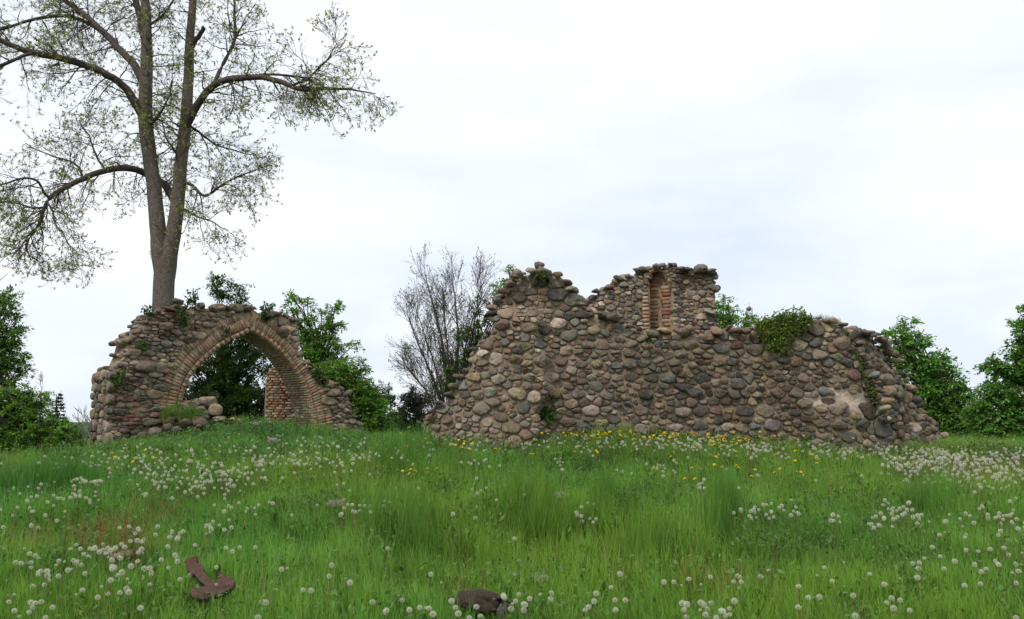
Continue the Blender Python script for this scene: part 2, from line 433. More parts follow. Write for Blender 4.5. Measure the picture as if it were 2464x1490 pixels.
# ---- 1. the long fieldstone wall in front
def front_wall():
    fr = Frame((-3.0, 16.3), (8.0, 16.0))
    top = [(1012, 1100), (1016, 1062), (1024, 1018), (1046, 985), (1085, 948), (1103, 912), (1136, 878), (1140, 845), (1168, 818), (1186, 790), (1188, 750), (1205, 712), (1222, 690), (1238, 660),
           (1262, 648), (1282, 643), (1312, 646), (1345, 655), (1368, 684), (1392, 695), (1392, 715), (1412, 742), (1445, 752), (1482, 765), (1530, 785), (1562, 792), (1600, 790), (1650, 792), (1690, 798), (1722, 795), (1757, 782),
           (1790, 792), (1820, 785), (1850, 770), (1900, 760), (1945, 762), (1985, 760), (2015, 765), (2040, 780), (2062, 810), (2080, 850), (2100, 895), (2122, 950), (2140, 1000), (2158, 1040), (2165, 1100)]
    zt, ua, ub = profile(fr, top)
    root = empty('stone_wall', (2.5, 16.3, 1.0), 'long low ruined fieldstone wall with a peak at its left and dandelions along its foot', 'stone wall')
    useam = fr.uz(1308, 900)[0]; seamtop = fr.uz(1308, 740)[1]
    uend = fr.uz(2060, 900)[0]
    def D(u, z):
        u = np.asarray(u, float); z = np.asarray(z, float)
        t_ = zt(u)
        d = 0.07 * (z - 1.0)
        us = useam + 0.10 * np.sin(3.1 * z + 0.5) + 0.06 * np.sin(9.7 * z)
        d = d - 0.28 * sst(us + 0.09, us - 0.09, u) * sst(seamtop + 0.1, seamtop - 0.3, z)
        d = d + 0.16 * np.exp(-np.maximum(t_ - z, 0) / 0.14)
        d = d + 0.35 * sst(uend - 0.2, ub, u) ** 1.3 * 1.3
        d = d + 0.30 * sst(ua + 1.3, ua - 0.2, u) + 0.08 * np.maximum(useam - u, 0)
        d = d + 0.05 * np.sin(1.7 * u + 0.8) * np.sin(2.3 * z) + 0.025 * np.sin(5.3 * u + 2 * z)
        return d
    pc = [fr.uz(2075, 962), fr.uz(2125, 1000), fr.uz(1965, 965), fr.uz(2030, 940)]
    def pale(u, z):
        k = 0
        for (c, ru, rz) in zip(pc, (0.42, 0.40, 0.22, 0.30), (0.21, 0.22, 0.16, 0.13)):
            k = np.maximum(k, np.exp(-(((u - c[0]) / ru) ** 2 + ((z - c[1]) / rz) ** 2) ** 2))
        return k
    def inside(u, z):
        if not (ua + 0.02 < u < ub - 0.02) or z > zt(u) - 0.035 or z < 0.55: return False
        return pale(u, z) < 0.28 or R.random() < 0.02
    C, Rr = pack(ua, ub, 0.6, 4.6, inside, [(0.19, 2.5), (0.165, 5), (0.135, 10), (0.11, 20), (0.085, 50), (0.06, 90), (0.04, 120)], 1.4, 0.31, 11)
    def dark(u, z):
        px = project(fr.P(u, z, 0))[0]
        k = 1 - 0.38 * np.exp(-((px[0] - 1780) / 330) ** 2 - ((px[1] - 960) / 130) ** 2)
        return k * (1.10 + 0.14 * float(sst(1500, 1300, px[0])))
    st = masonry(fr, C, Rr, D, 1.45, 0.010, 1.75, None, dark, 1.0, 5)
    caps(fr, zt, ua + 0.1, ub - 0.1, 0.95, 3, st, 0.105, 0.19)
    for _ in range(46):
        u = R.uniform(ua + 0.2, ub - 0.2); a = R.uniform(0.05, 0.12); dd = float(D(np.array(u), np.array(1.0))) - R.uniform(0.08, 0.4)
        p = fr.P(u, 0, dd); p[2] = float(ground(p[0], p[1])) + a * 0.2; V, f = boulder(p, (a * 1.2, a, a * 0.7), R.uniform(0, 6), 0.2, int(R.integers(1e8)), 9, 5); st.append((V, f, stone_col(), a))
    q = fr.uz(1296, 635); V, f = boulder(fr.P(q[0], q[1], 0.3), (0.12, 0.12, 0.09), 0.4, 0.15, 5); st.append((V, f, stone_col(), 0.2))
    finish(root, st, 'stone', M_STONE)
    core(root, fr, zt, lambda u: 0.4, D, 1.1, ua, ub, mort_col(MORT, pale))
    return fr, zt, D
FW = front_wall()

# ---- 2. the wall running back from its right-hand corner
def return_wall():
    fr = Frame((6.35, 16.75), (10.25, 20.6))
    top = [(2030, 800), (2062, 797), (2100, 792), (2128, 800), (2150, 832), (2172, 868), (2190, 905), (2205, 930), (2214, 965), (2232, 990), (2252, 1012), (2270, 1030), (2280, 1060), (2288, 1100)]
    zt, ua, ub = profile(fr, top)
    root = empty('stone_wall', (8.3, 18.6, 1.0), 'crumbling fieldstone wall end sloping down to the right, beside the green maple', 'stone wall')
    def D(u, z):
        u = np.asarray(u, float); z = np.asarray(z, float)
        return 0.10 * (z - 1) + 0.2 * np.exp(-np.maximum(zt(u) - z, 0) / 0.15) + 0.07 * np.sin(2.1 * u) * np.sin(2.9 * z + 1) + 0.04 * np.sin(5 * u + 3 * z)
    def inside(u, z): return ua < u < ub - 0.02 and 0.5 < z < zt(u) - 0.03
    C, Rr = pack(ua, ub, 0.55, 3.8, inside, [(0.16, 5), (0.13, 12), (0.10, 36), (0.07, 70), (0.042, 60)], 1.35, 0.3, 21)
    st = masonry(fr, C, Rr, D, 1.35, 0.009, 1.7, None, lambda u, z: 1.2, 1.15, 6)
    caps(fr, zt, ua, ub - 0.1, 0.9, 8, st, 0.13, 0.24)
    finish(root, st, 'stone', M_STONE)
    core(root, fr, zt, lambda u: 0.4, D, 1.0, ua, ub, mort_col(MORT * 1.15))
    return fr, zt, D
RW = return_wall()

# ---- 3. the higher wall with the brick niche
def niche_wall():
    c = crop(1690, 740, 5.6)
    fr = Frame((1.2, 20.6), (5.2, 20.0))
    top = c([(-150, 1300), (60, 1100), (165, 905), (190, 800), (270, 700), (340, 640), (440, 590), (540, 530), (650, 460), (750, 390), (900, 350), (1020, 300), (1080, 240), (1180, 220), (1300, 185), (1400, 170), (1480, 160),
             (1620, 168), (1668, 190), (1690, 255), (1800, 245), (1900, 225), (2000, 250), (2180, 255), (2290, 300), (2320, 560), (2330, 1000), (2340, 1500)])
    zt, ua, ub = profile(fr, top)
    root = empty('stone_wall', (3.2, 20.3, 0.95), 'tall broken stone wall with a red brick lancet niche, behind the long wall', 'stone wall')
    nl, nr = fr.uz(*c([(1215, 900)])[0])[0], fr.uz(*c([(1610, 900)])[0])[0]
    nz0 = fr.uz(*c([(1320, 290)])[0]); zs = fr.uz(*c([(1320, 560)])[0])[1]
    um = nz0[0] + 0.03
    def ntop(u):
        """pointed head of the niche"""
        a = np.where(u < um, (u - nl) / (um - nl), (nr - 0.10 - u) / (nr - 0.10 - um))
        a = np.clip(a, 0, 1)
        return zs + (nz0[1] - zs) * np.sqrt(np.clip(1 - (1 - a) ** 2, 0, 1)) * np.where(a > 0, 1, 0)
    def innic(u, z): return (u > nl) & (u < nr) & (z < ntop(u))
    def D(u, z):
        u = np.asarray(u, float); z = np.asarray(z, float)
        d = 0.05 * (z - 2.5) + 0.18 * np.exp(-np.maximum(zt(u) - z, 0) / 0.13) + 0.04 * np.sin(2.6 * u) * np.sin(3.1 * z) + 0.14 * sst(nr, nr + 0.3, u)
        return d + np.where(innic(u, z), 0.50 - 0.40 * (u - nl) / (nr - nl), 0)
    ql = lambda u, z: nl - 0.16 < u < nl - 0.0 and z < zs - 0.1
    def inside(u, z): return ua < u < ub - 0.02 and 1.6 < z < zt(u) - 0.03 and not innic(u - 0.05, z - 0.04) and not innic(u + 0.05, z) and not ql(u, z)
    C, Rr = pack(ua, ub, 1.9, 5.2, inside, [(0.14, 2), (0.11, 8), (0.08, 30), (0.06, 90), (0.042, 120), (0.03, 60)], 1.5, 0.25, 31)
    st = masonry(fr, C, Rr, D, 1.5, 0.008, 1.6, None, lambda u, z: 1.25, 1.15, 7)
    caps(fr, zt, fr.uz(*c([(160, 850)])[0])[0], ub, 0.8, 9, st, 0.11, 0.2)
    q = fr.uz(*c([(2080, 245)])[0]); V, f = boulder(fr.P(q[0], q[1], 0.2), (0.18, 0.15, 0.10), 0.0, 0.05, 15); st.append((V, f, np.array([0.19, 0.19, 0.17]), 0.2))
    q = fr.uz(*c([(2270, 320)])[0]); V, f = boulder(fr.P(q[0], q[1], 0.2), (0.12, 0.12, 0.07), 0.0, 0.3, 16); st.append((V, f, np.array([0.12, 0.12, 0.12]), 0.15))
    q = fr.uz(*c([(2320, 600)])[0]); V, f = boulder(fr.P(q[0], q[1], 0.2), (0.12, 0.14, 0.09), 0.0, 0.5, 17); st.append((V, f, stone_col(), 0.15))
    q = fr.uz(*c([(2230, 985)])[0]); V, f = boulder(fr.P(q[0], q[1], 0.1), (0.17, 0.14, 0.08), 0.0, 0.4, 18); st.append((V, f, stone_col(), 0.15))
    finish(root, st, 'stone', M_STONE)
    g = np.random.default_rng(3); br = []
    z = 1.9
    while z < nz0[1]:
        kind = 'red' if z > 3.0 and g.random() < 0.4 else ('mid' if g.random() < 0.45 else 'tan')
        mid = nl + (nr - nl) * 0.53 + g.normal(0, 0.012)
        for a, b_ in ((nl - 0.02, mid), (mid, nr + 0.005)):
            if z > zs:
                gu = np.linspace(a, b_, 13); ok_ = gu[ntop(gu) > z + 0.02]
                if len(ok_) < 3: continue
                a, b_ = ok_[0], ok_[-1]
            cu = (a + b_) / 2
            if innic(np.array(cu), np.array(z)): br.append(brick_uz(fr, D, (cu, z), (b_ - a) / 2 - 0.005, 0.0405, 0, 0.025 + g.uniform(0, 0.012), g, 0.1, kind))
        if z < zs - 0.1: br.append(brick_uz(fr, D, (nl - 0.085, z), 0.075, 0.036, 0, 0.03 + g.uniform(0, 0.02), g, 0.2, 'tan'))
        z += 0.088
    # pointed head: stepped rows of bricks on both sides
    for s in (-1, 1):
        for k in range(12):
            a = (k + 0.5) / 12
            u = (nl - 0.02) + (um - nl) * a if s < 0 else (nr - 0.07) - (nr - 0.10 - um) * a
            zz = float(ntop(np.array(np.clip(u + (0.05 if s < 0 else -0.05), nl + .02, nr - .12)))) + 0.02
            br.append(brick_uz(fr, lambda p, q: D(p, q) * 0 + 0.12 + 0.05 * (zz - 2.5), (u, zz), 0.06, 0.035, s * (-0.9 + 0.5 * a), 0.05, g, 0.2, 'red'))
    finish(root, br, 'brick', M_BRICK, smooth=False)
    core(root, fr, zt, lambda u: 0.5, D, 0.95, ua, ub, mort_col(MORT * 1.2), du=0.04, nv=70)
niche_wall()

# ---- 4. the gothic arch
def arch_wall():
    c = crop(250, 800, 2.738)
    A = at(272, 1015, 20.8)[:2]
    fr = Frame(A, A + np.array([math.cos(math.radians(44)), math.sin(math.radians(44))]) * 8)
    T = 1.05
    top = c([(190, 1400), (192, 1000), (196, 820), (265, 812), (290, 760), (350, 700), (352, 650), (375, 600), (382, 530), (430, 465), (490, 440), (500, 400), (540, 340), (600, 310), (700, 262), (800, 255), (830, 270), (920, 272),
             (1060, 275), (1200, 262), (1290, 250), (1400, 295), (1430, 335), (1500, 325), (1560, 305), (1680, 342), (1722, 380), (1726, 500), (1732, 600), (1762, 700), (1822, 780), (1900, 795), (1950, 860), (2020, 880), (2060, 930),
             (2140, 985), (2148, 1060), (2172, 1150), (2220, 1235), (2250, 1330), (2262, 1480)])
    zt, ua, ub = profile(fr, top)
    root = empty('stone_arch', (*fr.P(3.0, 0, 0.3)[:2], 1.1), 'ruined pointed brick arch in a fieldstone wall, standing before the tall bare tree', 'stone arch')
    ap = c([(745, 1500), (760, 1330), (775, 1150), (790, 1030), (810, 950), (850, 860), (890, 800), (940, 740), (1010, 675), (1100, 600), (1200, 542), (1280, 507), (1350, 470), (1420, 512), (1500, 566), (1585, 640), (1660, 730), (1715, 815),
            (1760, 900), (1800, 1000), (1830, 1100), (1848, 1220), (1862, 1340), (1870, 1500)])
    q = np.array([fr.uz(*p) for p in ap])
    q[:, 0] = np.maximum.accumulate(q[:, 0] + np.arange(len(q)) * 1e-4)
    oa, ob = q[0, 0], q[-1, 0]
    iap = int(np.argmax(q[:, 1])); uap = q[iap, 0]
    # resample the curve evenly
    seg = np.hypot(*np.diff(q, axis=0).T); sl_ = np.r_[0, np.cumsum(seg)]
    L = sl_[-1]; sap = sl_[iap]
    def cur(s): return np.array([np.interp(s, sl_, q[:, 0]), np.interp(s, sl_, q[:, 1])])
    BW = 0.60
    samp = np.array([cur(s) for s in np.linspace(0, L, 160)])
    def inband(u, z, wd=BW + 0.02):
        if oa < u < ob and z < np.interp(u, q[:, 0], q[:, 1]): return True
        return np.min(np.hypot(samp[:, 0] - u, samp[:, 1] - z)) < wd
    def D(u, z):
        u = np.asarray(u, float); z = np.asarray(z, float)
        d = 0.04 * (z - 1.2) + 0.14 * np.exp(-np.maximum(zt(u) - z, 0) / 0.12)
        return d + 0.03 * np.sin(2.2 * u) * np.sin(2.7 * z) + 0.10 * sst(ub - 1.2, ub, u)
    def Db(u, z): return 0.04 * (np.asarray(z, float) - 1.2) + 0 * np.asarray(u, float)
    polyb = [np.array([fr.uz(*p) for p in c(P)]) for P in ([(290, 1020), (470, 1020), (470, 1215), (290, 1215)], [(520, 400), (830, 400), (830, 235), (520, 330)])]
    def inpatch(u, z, m=0.0):
        for P in polyb:
            if P[:, 0].min() - m < u < P[:, 0].max() + m and P[:, 1].min() - m < z < P[:, 1].max() + m: return True
        return False
    def inside(u, z): return ua + 0.02 < u < ub - 0.02 and 0.5 < z < zt(u) - 0.03 and not inband(u, z) and not (inpatch(u, z) and R.random() < 0.93)
    C, Rr = pack(ua, ub, 0.6, 5.0, inside, [(0.20, 3), (0.16, 8), (0.12, 22), (0.09, 60), (0.06, 140), (0.04, 60)], 1.9, 0.27, 41)
    st = masonry(fr, C, Rr, D, 1.9, 0.007, 1.6, None, lambda u, z: 1.32, 1.15, 8)
    caps(fr, zt, ua + 0.05, ub - 0.1, T, 19, st, 0.12, 0.21, skip=lambda u, z: (oa - 0.2 < u < ob + 0.2 and z < 2.0))
    for (x, y, a, b_) in ((752, 232, 0.17, 0.11), (942, 262, 0.11, 0.09), (1240, 285, 0.16, 0.13), (1310, 280, 0.17, 0.12), (500, 768, 0.33, 0.19), (610, 770, 0.2, 0.15), (1600, 480, 0.2, 0.14)):
        p = fr.uz(*c([(x, y)])[0]); V, f = boulder(fr.P(p[0], p[1], 0.08), (a, 0.16, b_), math.radians(44), 0.05, int(x)); st.append((V, f, stone_col(1.1), a))
    # end face on the left
    e0 = fr.P(ua - 0.06, 0, T)[:2]; e1 = fr.P(ua - 0.06, 0, 0)[:2]
    f2 = Frame(e0, e1)
    zl = float(zt(ua + 0.15))
    C2, R2 = pack(0, f2.L, 0.5, zl, lambda u, z: z < zl - 0.05, [(0.13, 16), (0.10, 40), (0.07, 90)], 1.1, 0.3, 43)
    st += masonry(f2, C2, R2, lambda u, z: 0 * np.asarray(u, float), 1.1, 0.01, 1.5, None, None, 0.6, 9)
    finish(root, st, 'stone', M_STONE)
    # voussoirs: rings of brick laid around the opening
    g = np.random.default_rng(5); br = []; sof = []
    step = 0.073
    for ring, (r0, r1, prd) in enumerate(((0.0, 0.115, -0.015), (0.14, 0.375, -0.002), (0.38, 0.60, -0.010))):
        s = 0.04
        while s < L - 0.04:
            p = cur(s); ta_, tb_ = (max(s - 0.04, 0), min(s + 0.04, L)) if abs(s - sap) > 0.04 else ((s - 0.08, s) if s < sap else (s, s + 0.08))
            t1 = cur(tb_) - cur(ta_); t1 /= np.linalg.norm(t1)
            nn = np.array([-t1[1], t1[0]])                       # away from the opening
            if abs(s - sap) < 0.04: nn = np.array([0, 1.0])
            rm = (r0 + r1) / 2
            cc = p + nn * rm
            ok = (ua < cc[0] < ub and cc[1] < zt(cc[0]) - 0.03 and cc[1] > 0.7)
            if nn[0] * (p[0] - uap) < -0.02: ok = False
            if ring == 2 and g.random() < 0.12: ok = False
            if ok:
                # joints open outward: bricks of the outer rings get wider
                wd = step / 2 * (1 + rm * 0.22) - 0.004
                br.append(brick_uz(fr, Db, cc, (r1 - r0) / 2 - 0.005, wd, math.atan2(nn[1], nn[0]), prd + g.uniform(-0.012, 0.008), g, 0.14, 'tan' if g.random() < 0.92 else 'mid'))
            s += step
    s = 0.04
    while s < L - 0.04:
        p = cur(s); t1 = cur(min(s + 0.04, L)) - cur(max(s - 0.04, 0)); t1 /= np.linalg.norm(t1)
        nn = np.array([-t1[1], t1[0]])
        d = 0.05 + (0.13 if int(s / step) % 2 else 0)
        while d < T - 0.1:
            dl = 0.24
            pts = []
            for rr in (0.0 + g.uniform(0, 0.012), 0.11):
                for (a, b_) in ((-1, 0), (1, 0), (1, 1), (-1, 1)):
                    pp = p + t1 * a * (step / 2 - 0.006) + nn * rr
                    pts.append(fr.P(pp[0], pp[1], d + b_ * (min(dl, T - d) - 0.012)))
            V, f = box_piece(np.array(pts)); sof.append((V, f, brick_col(g, 'tan') * 0.9, 0.04))
            d += 0.255
        s += step
    for P, kind in zip(polyb, ('red', 'mid')):
        z = P[:, 1].min(); row = 0
        while z < P[:, 1].max() + 0.02:
            u = P[:, 0].min() + (0.12 if row % 2 else 0)
            while u < P[:, 0].max():
                if z < zt(u) - 0.05 and g.random() < 0.85 and not inband(u, z): br.append(brick_uz(fr, D, (u, z), 0.115 * g.uniform(0.7, 1), 0.034, g.normal(0, 0.05), g.uniform(-0.03, 0.04), g, 0.15, kind))
                u += 0.255
            z += 0.083; row += 1
    finish(root, br, 'brick', M_BRICK, smooth=False, rest='outer_bricks')
    bb = Batch()
    for V, f, cc, s in sof: bb.add(V, f, cc)
    bb.build('soffit_bricks', M_BRICK, root, np.array(root.location), False, 'stuff')
    # mortar core in three pieces, so that the jambs stay crisp
    qi = q.copy()
    off = []
    for s_ in np.linspace(0.02, L - 0.02, 140):
        p = cur(s_); t1 = cur(min(s_ + 0.04, L)) - cur(max(s_ - 0.04, 0)); t1 /= np.linalg.norm(t1); nn = np.array([-t1[1], t1[0]])
        c_ = p + nn * 0.13
        if nn[0] * (p[0] - uap) > -0.02: off.append(c_)
    off = np.array(sorted(off, key=lambda v: v[0]))
    def zb(u): return max(np.interp(u, off[:, 0], off[:, 1]), 0.5)
    oa, ob = oa - 0.13, ob + 0.13
    core(root, fr, zt, lambda u: 0.4, lambda u, z: D(u, z) + 0.04 * (u > oa - 0.52), T, ua, oa, mort_col(MORT * 1.2), du=0.05)
    core(root, fr, zt, zb, lambda u, z: Db(u, z) + 0.022, T, oa, ob, mort_col(MORT * 1.7), du=0.025, nv=30)
    core(root, fr, zt, lambda u: 0.4, lambda u, z: D(u, z) + 0.04 * (u < ob + 0.52), T, ob, ub, mort_col(MORT * 1.2), du=0.05)
    return fr, zt, D
AW = arch_wall()

# ---- 5. brick pier seen through the arch
def brick_pier():
    c = crop(250, 800, 2.738)
    fr = Frame(at(636, 1015, 27.0)[:2], at(800, 1015, 27.6)[:2])
    top = c([(1438, 1400), (1440, 1000), (1446, 860), (1480, 780), (1530, 745), (1600, 780), (1660, 860), (1720, 930), (1800, 1010), (1860, 1300)])
    zt, ua, ub = profile(fr, top)
    root = empty('brick_pier', (*fr.P(0.7, 0, 0.3)[:2], 1.1), 'red brick pier stump with a ragged top, seen through the pointed arch', 'brick pier')
    g = np.random.default_rng(8); br = []
    D = lambda u, z: 0 * np.asarray(u, float)
    z = 0.8; row = 0
    while z < 4.2:
        u = ua + (0.06 if row % 2 else 0.0)
        while u < ub - 0.05:
            l = 0.24 if g.random() < 0.6 else 0.115
            if z < zt(u + l / 2) - 0.04:
                # three stepped shafts
                sh = 0.06 * (int((u - ua) / 0.42) % 2)
                br.append(brick_uz(fr, D, (u + l / 2, z), l / 2 - 0.008, 0.033, 0, 0.02 + sh + g.uniform(-0.008, 0.012), g, 0.16, 'red' if g.random() < 0.2 else ('mid' if g.random() < 0.7 else 'tan')))
            u += l + 0.012
        z += 0.08; row += 1
    finish(root, br, 'brick', M_BRICK, smooth=False, rest='upper_bricks')
    core(root, fr, zt, lambda u: 0.4, D, 0.6, ua, ub, mort_col(MORT * 1.3), du=0.05, nv=40, inset=0.03)
brick_pier()

# ---- 6. rubble and loose stones
def rubble_heap():
    c = crop(250, 800, 2.738)
    base = at(*c([(880, 1150)])[0], 21.6)
    gz = float(ground(base[0], base[1]))
    root = empty('rubble_heap', (base[0], base[1], gz), 'grassy heap of rubble stones at the left foot of the arch', 'rubble heap')
    g = np.random.default_rng(12); st = []
    for (x, y, Y, a, b_) in ((690, 1200, 20.9, 0.17, 0.12), (760, 1170, 21.0, 0.16, 0.11), (830, 1215, 20.8, 0.2, 0.13), (900, 1215, 20.9, 0.26, 0.17), (740, 1265, 20.6, 0.14, 0.1), (660, 1250, 20.7, 0.17, 0.11), (700, 1150, 21.2, 0.15, 0.08), (780, 1120, 21.6, 0.17, 0.1),
                             (840, 1060, 22.2, 0.24, 0.1), (900, 1050, 22.3, 0.18, 0.1), (880, 1090, 22.1, 0.16, 0.12), (930, 1100, 22.0, 0.17, 0.11), (960, 1130, 22.0, 0.15, 0.09), (1080, 1175, 21.9, 0.18, 0.05), (860, 1130, 21.9, 0.19, 0.12), (800, 1080, 22.0, 0.15, 0.1), (950, 1170, 21.6, 0.18, 0.08),
                             (560, 1290, 20.5, 0.2, 0.12), (480, 1330, 20.3, 0.18, 0.12), (420, 1350, 20.3, 0.2, 0.1), (350, 1390, 20.2, 0.15, 0.08), (250, 1400, 20.3, 0.14, 0.08), (150, 1400, 20.6, 0.14, 0.08)):
        P = at(*c([(x, y)])[0], Y)
        V, f = boulder(P, (a * g.uniform(0.7, 1.1), a * 0.9, b_), g.uniform(0, 3), g.normal(0, 0.3), int(x + y)); st.append((V, f, stone_col(0.95), a))
    for _ in range(40):
        a = g.uniform(0.05, 0.1); x = base[0] + g.normal(-0.3, 0.9); y = base[1] - 0.2 + g.normal(0, 0.4)
        V, f = boulder((x, y, float(ground(x, y)) + 0.12), (a, a, a * 0.7), g.uniform(0, 3), 0, int(g.integers(1e8)), 8, 4); st.append((V, f, stone_col(1.1), a))
    finish(root, st, 'stone', M_STONE)
    for (x, y, Y, a, b_, lab) in ((1000, 1035, 22.4, 0.265, 0.155, 'large tan boulder with a flat top in the arch opening, upper of the pair'), (1046, 1105, 22.3, 0.185, 0.16, 'round tan boulder under the larger one in the arch opening')):
        P = at(*c([(x, y)])[0], Y)
        V, f = boulder((0, 0, 0), (a, a * 0.85, b_), 0.4, 0.08, int(x), 16, 9)
        o = obj('boulder', mesh_np('boulder', V, f, M_STONE, True, (0.30, 0.225, 0.155)), None, P); tag(o, lab, 'boulder', 'boulders in the arch opening')
rubble_heap()
for (px, py, a, b_, lab) in ((1345, 1196, 0.2, 0.07, 'flat pinkish stone slab half hidden in tall grass below the long wall'), (1300, 1392, 0.11, 0.045, 'small mossy speckled stone in the grass above the dark lump'),
                             (655, 1062, 0.17, 0.08, 'pale stone in the grass just below the arch opening'), (690, 1080, 0.2, 0.07, 'low brownish stone in weeds right of centre below the arch'),
                             (808, 1212, 0.14, 0.05, 'small low stone in mid meadow near the white flower cluster')):
    P = on_ground(px, py, 0.12)
    V, f = boulder((0, 0, 0), (a, a * 0.8, b_), 0.3, 0.06, px, 14, 7)
    o = obj('stone', mesh_np('stone', V, f, M_STONE, True, (0.24, 0.19, 0.155)), None, P); tag(o, lab, 'stone')

# ------------------------------------------------------------------ broken cross and dark lump
def plate(outline, c, P0, nrm, thick, mat, col, name, root, bev=0.008):
    """solid plate with the given outline, traced on the tilted plane through P0"""
    pts = []
    for (px, py) in c(outline):
        r = ray(px, py); t_ = np.dot(P0 - np.array([0, 0, EYE]), nrm) / np.dot(r, nrm)
        pts.append(np.array([0, 0, EYE]) + r * t_)
    pts = np.array(pts); n = len(pts); ce = pts.mean(0)
    lo = ce + (pts - ce) * 0.965
    me = bpy.data.meshes.new(name)
    V = np.concatenate([lo, pts - nrm * bev, pts - nrm * thick]) - np.array(root.location)
    fs = [list(range(n)), list(range(3 * n - 1, 2 * n - 1, -1))]
    for i in range(n):
        j = (i + 1) % n
        fs += [[i, n + i, n + j, j], [n + i, 2 * n + i, 2 * n + j, n + j]]
    me.from_pydata([tuple(v) for v in V], [], fs)
    a = me.color_attributes.new('tint', 'FLOAT_COLOR', 'POINT'); cc = np.ones((len(V), 4), np.float32); cc[:, :3] = col; a.data.foreach_set('color', cc.ravel())
    me.materials.append(mat); return obj(name, me, root)
def cross():
    c = crop(500, 1600, 8.28)
    P0 = on_ground(500, 1425, 0.20)
    root = empty('grave_cross', P0 - np.array([0, 0, 0.15]), 'broken rusty brown cross with lobed arm ends lying tilted in the grass', 'cross')
    nrm = np.array([0.15, -math.cos(math.radians(42)), math.sin(math.radians(42))]); nrm /= np.linalg.norm(nrm)
    colr = (0.085, 0.052, 0.038)
    plate([(400, 560), (430, 470), (470, 400), (560, 395), (640, 450), (730, 455), (800, 495), (828, 570), (812, 640), (900, 740), (980, 830), (1060, 900), (1100, 1010), (960, 1080), (870, 1000), (800, 950), (700, 870), (600, 740), (480, 690), (410, 620)], c, P0, nrm, 0.05, M_IRON, colr, 'shaft', root)
    plate([(470, 1080), (520, 1040), (600, 1050), (640, 1070), (880, 990), (1050, 890), (1170, 830), (1230, 795), (1175, 755), (1170, 700), (1230, 665), (1310, 680), (1390, 770), (1470, 765), (1540, 800), (1575, 880), (1560, 980), (1500, 1050), (1330, 1160), (1180, 1210), (800, 1330), (560, 1290), (470, 1180)],
          c, P0 + nrm * 0.012, nrm, 0.06, M_IRON, colr, 'cross_arm', root)
    n2 = np.array([0.1, -0.95, 0.25]); n2 /= np.linalg.norm(n2)
    plate([(340, 370), (460, 320), (620, 270), (650, 460), (560, 520), (420, 560), (370, 520)], c, P0 + np.array([0, 0.27, 0.0]), n2, 0.08, M_IRON, (0.12, 0.06, 0.04), 'socket', root)
cross()
def dark_lump():
    P = on_ground(1172, 1458, 0.15)
    root = empty('broken_stone', P, 'dark brown broken lump with a jagged holed end, in grass at the bottom edge', 'broken stone')
    b = Batch()
    for c_, d_, rz, tl, sd_ in (((-0.05, 0.0, 0.02), (0.19, 0.12, 0.095), 0.1, 0.15, 3), ((-0.02, 0.02, 0.03), (0.15, 0.12, 0.08), 0.5, 0.25, 8)):
        V, f = boulder(c_, d_, rz, tl, sd_, 18, 11); b.add(V + np.array(P), f, (0.042, 0.027, 0.021))
    b.build('lump', M_STONE, root, P)
    V, f = boulder((0.13, -0.03, -0.07), (0.075, 0.04, 0.12), 0.2, -0.15, 31, 10, 7)
    obj('grey_fragment', mesh_np('grey_fragment', V, f, M_STONE, True, (0.10, 0.09, 0.08)), root)
    # ragged hollow end: ring of shards
    g = np.random.default_rng(4); b = Batch()
    for k in range(11):
        a = k / 11 * 2 * math.pi
        V, f = boulder((0.10 + 0.075 * math.cos(a), -0.05 + 0.01 * math.sin(3 * a), 0.015 + 0.05 * math.sin(a)), (0.034, 0.03, 0.02), a, 0.5 * math.sin(a), k, 8, 4)
        b.add(V + np.array(P), f, (0.05, 0.033, 0.026) if k % 4 else (0.16, 0.13, 0.10))
    b.build('broken_rim', M_STONE, root, P)
dark_lump()
def plank():
    a, b_ = on_ground(262, 1342, 0.16), on_ground(318, 1330, 0.18)
    root = (a + b_) / 2; d = b_ - a; L = np.linalg.norm(d) / 2; ux = d / np.linalg.norm(d)
    uy = np.array([-ux[1], ux[0], 0.15]); uy /= np.linalg.norm(uy); uz = np.cross(ux, uy)
    P8 = np.array([ux * sx * L + uy * sy * 0.07 + uz * sz * 0.012 for sz in (-1, 1) for sx, sy in ((-1, -1), (1, -1), (1, 1), (-1, 1))])
    V, f = box_piece(P8)
    o = obj('wooden_board', mesh_np('wooden_board', V, f, M_BARK, False, (0.26, 0.19, 0.11)), None, root); tag(o, 'weathered wooden board lying in the grass among dandelion clocks', 'board')
plank()

# ------------------------------------------------------------------ trees
def tubes(P, Rd, sides):
    """P (N,n,3), Rd (N,n) -> quads"""
    Nn, n, _ = P.shape
    T = np.gradient(P, axis=1); T /= np.linalg.norm(T, axis=2, keepdims=True) + 1e-9
    ref = np.where(np.abs(T[..., 2:3]) > 0.9, np.array([1.0, 0, 0]), np.array([0, 0, 1.0]))
    A = np.cross(T, ref); A /= np.linalg.norm(A, axis=2, keepdims=True) + 1e-9
    B = np.cross(T, A)
    th = np.arange(sides) * 2 * math.pi / sides
    V = P[:, :, None] + Rd[:, :, None, None] * (A[:, :, None] * np.cos(th)[:, None] + B[:, :, None] * np.sin(th)[:, None])
    base = (np.arange(Nn)[:, None, None] * n + np.arange(n - 1)[None, :, None]) * sides
    k = np.arange(sides)[None, None]; k2 = (k + 1) % sides
    Fq = np.stack([base + k, base + k2, base + sides + k2, base + sides + k], -1).reshape(-1, 4)
    return V.reshape(-1, 3), Fq
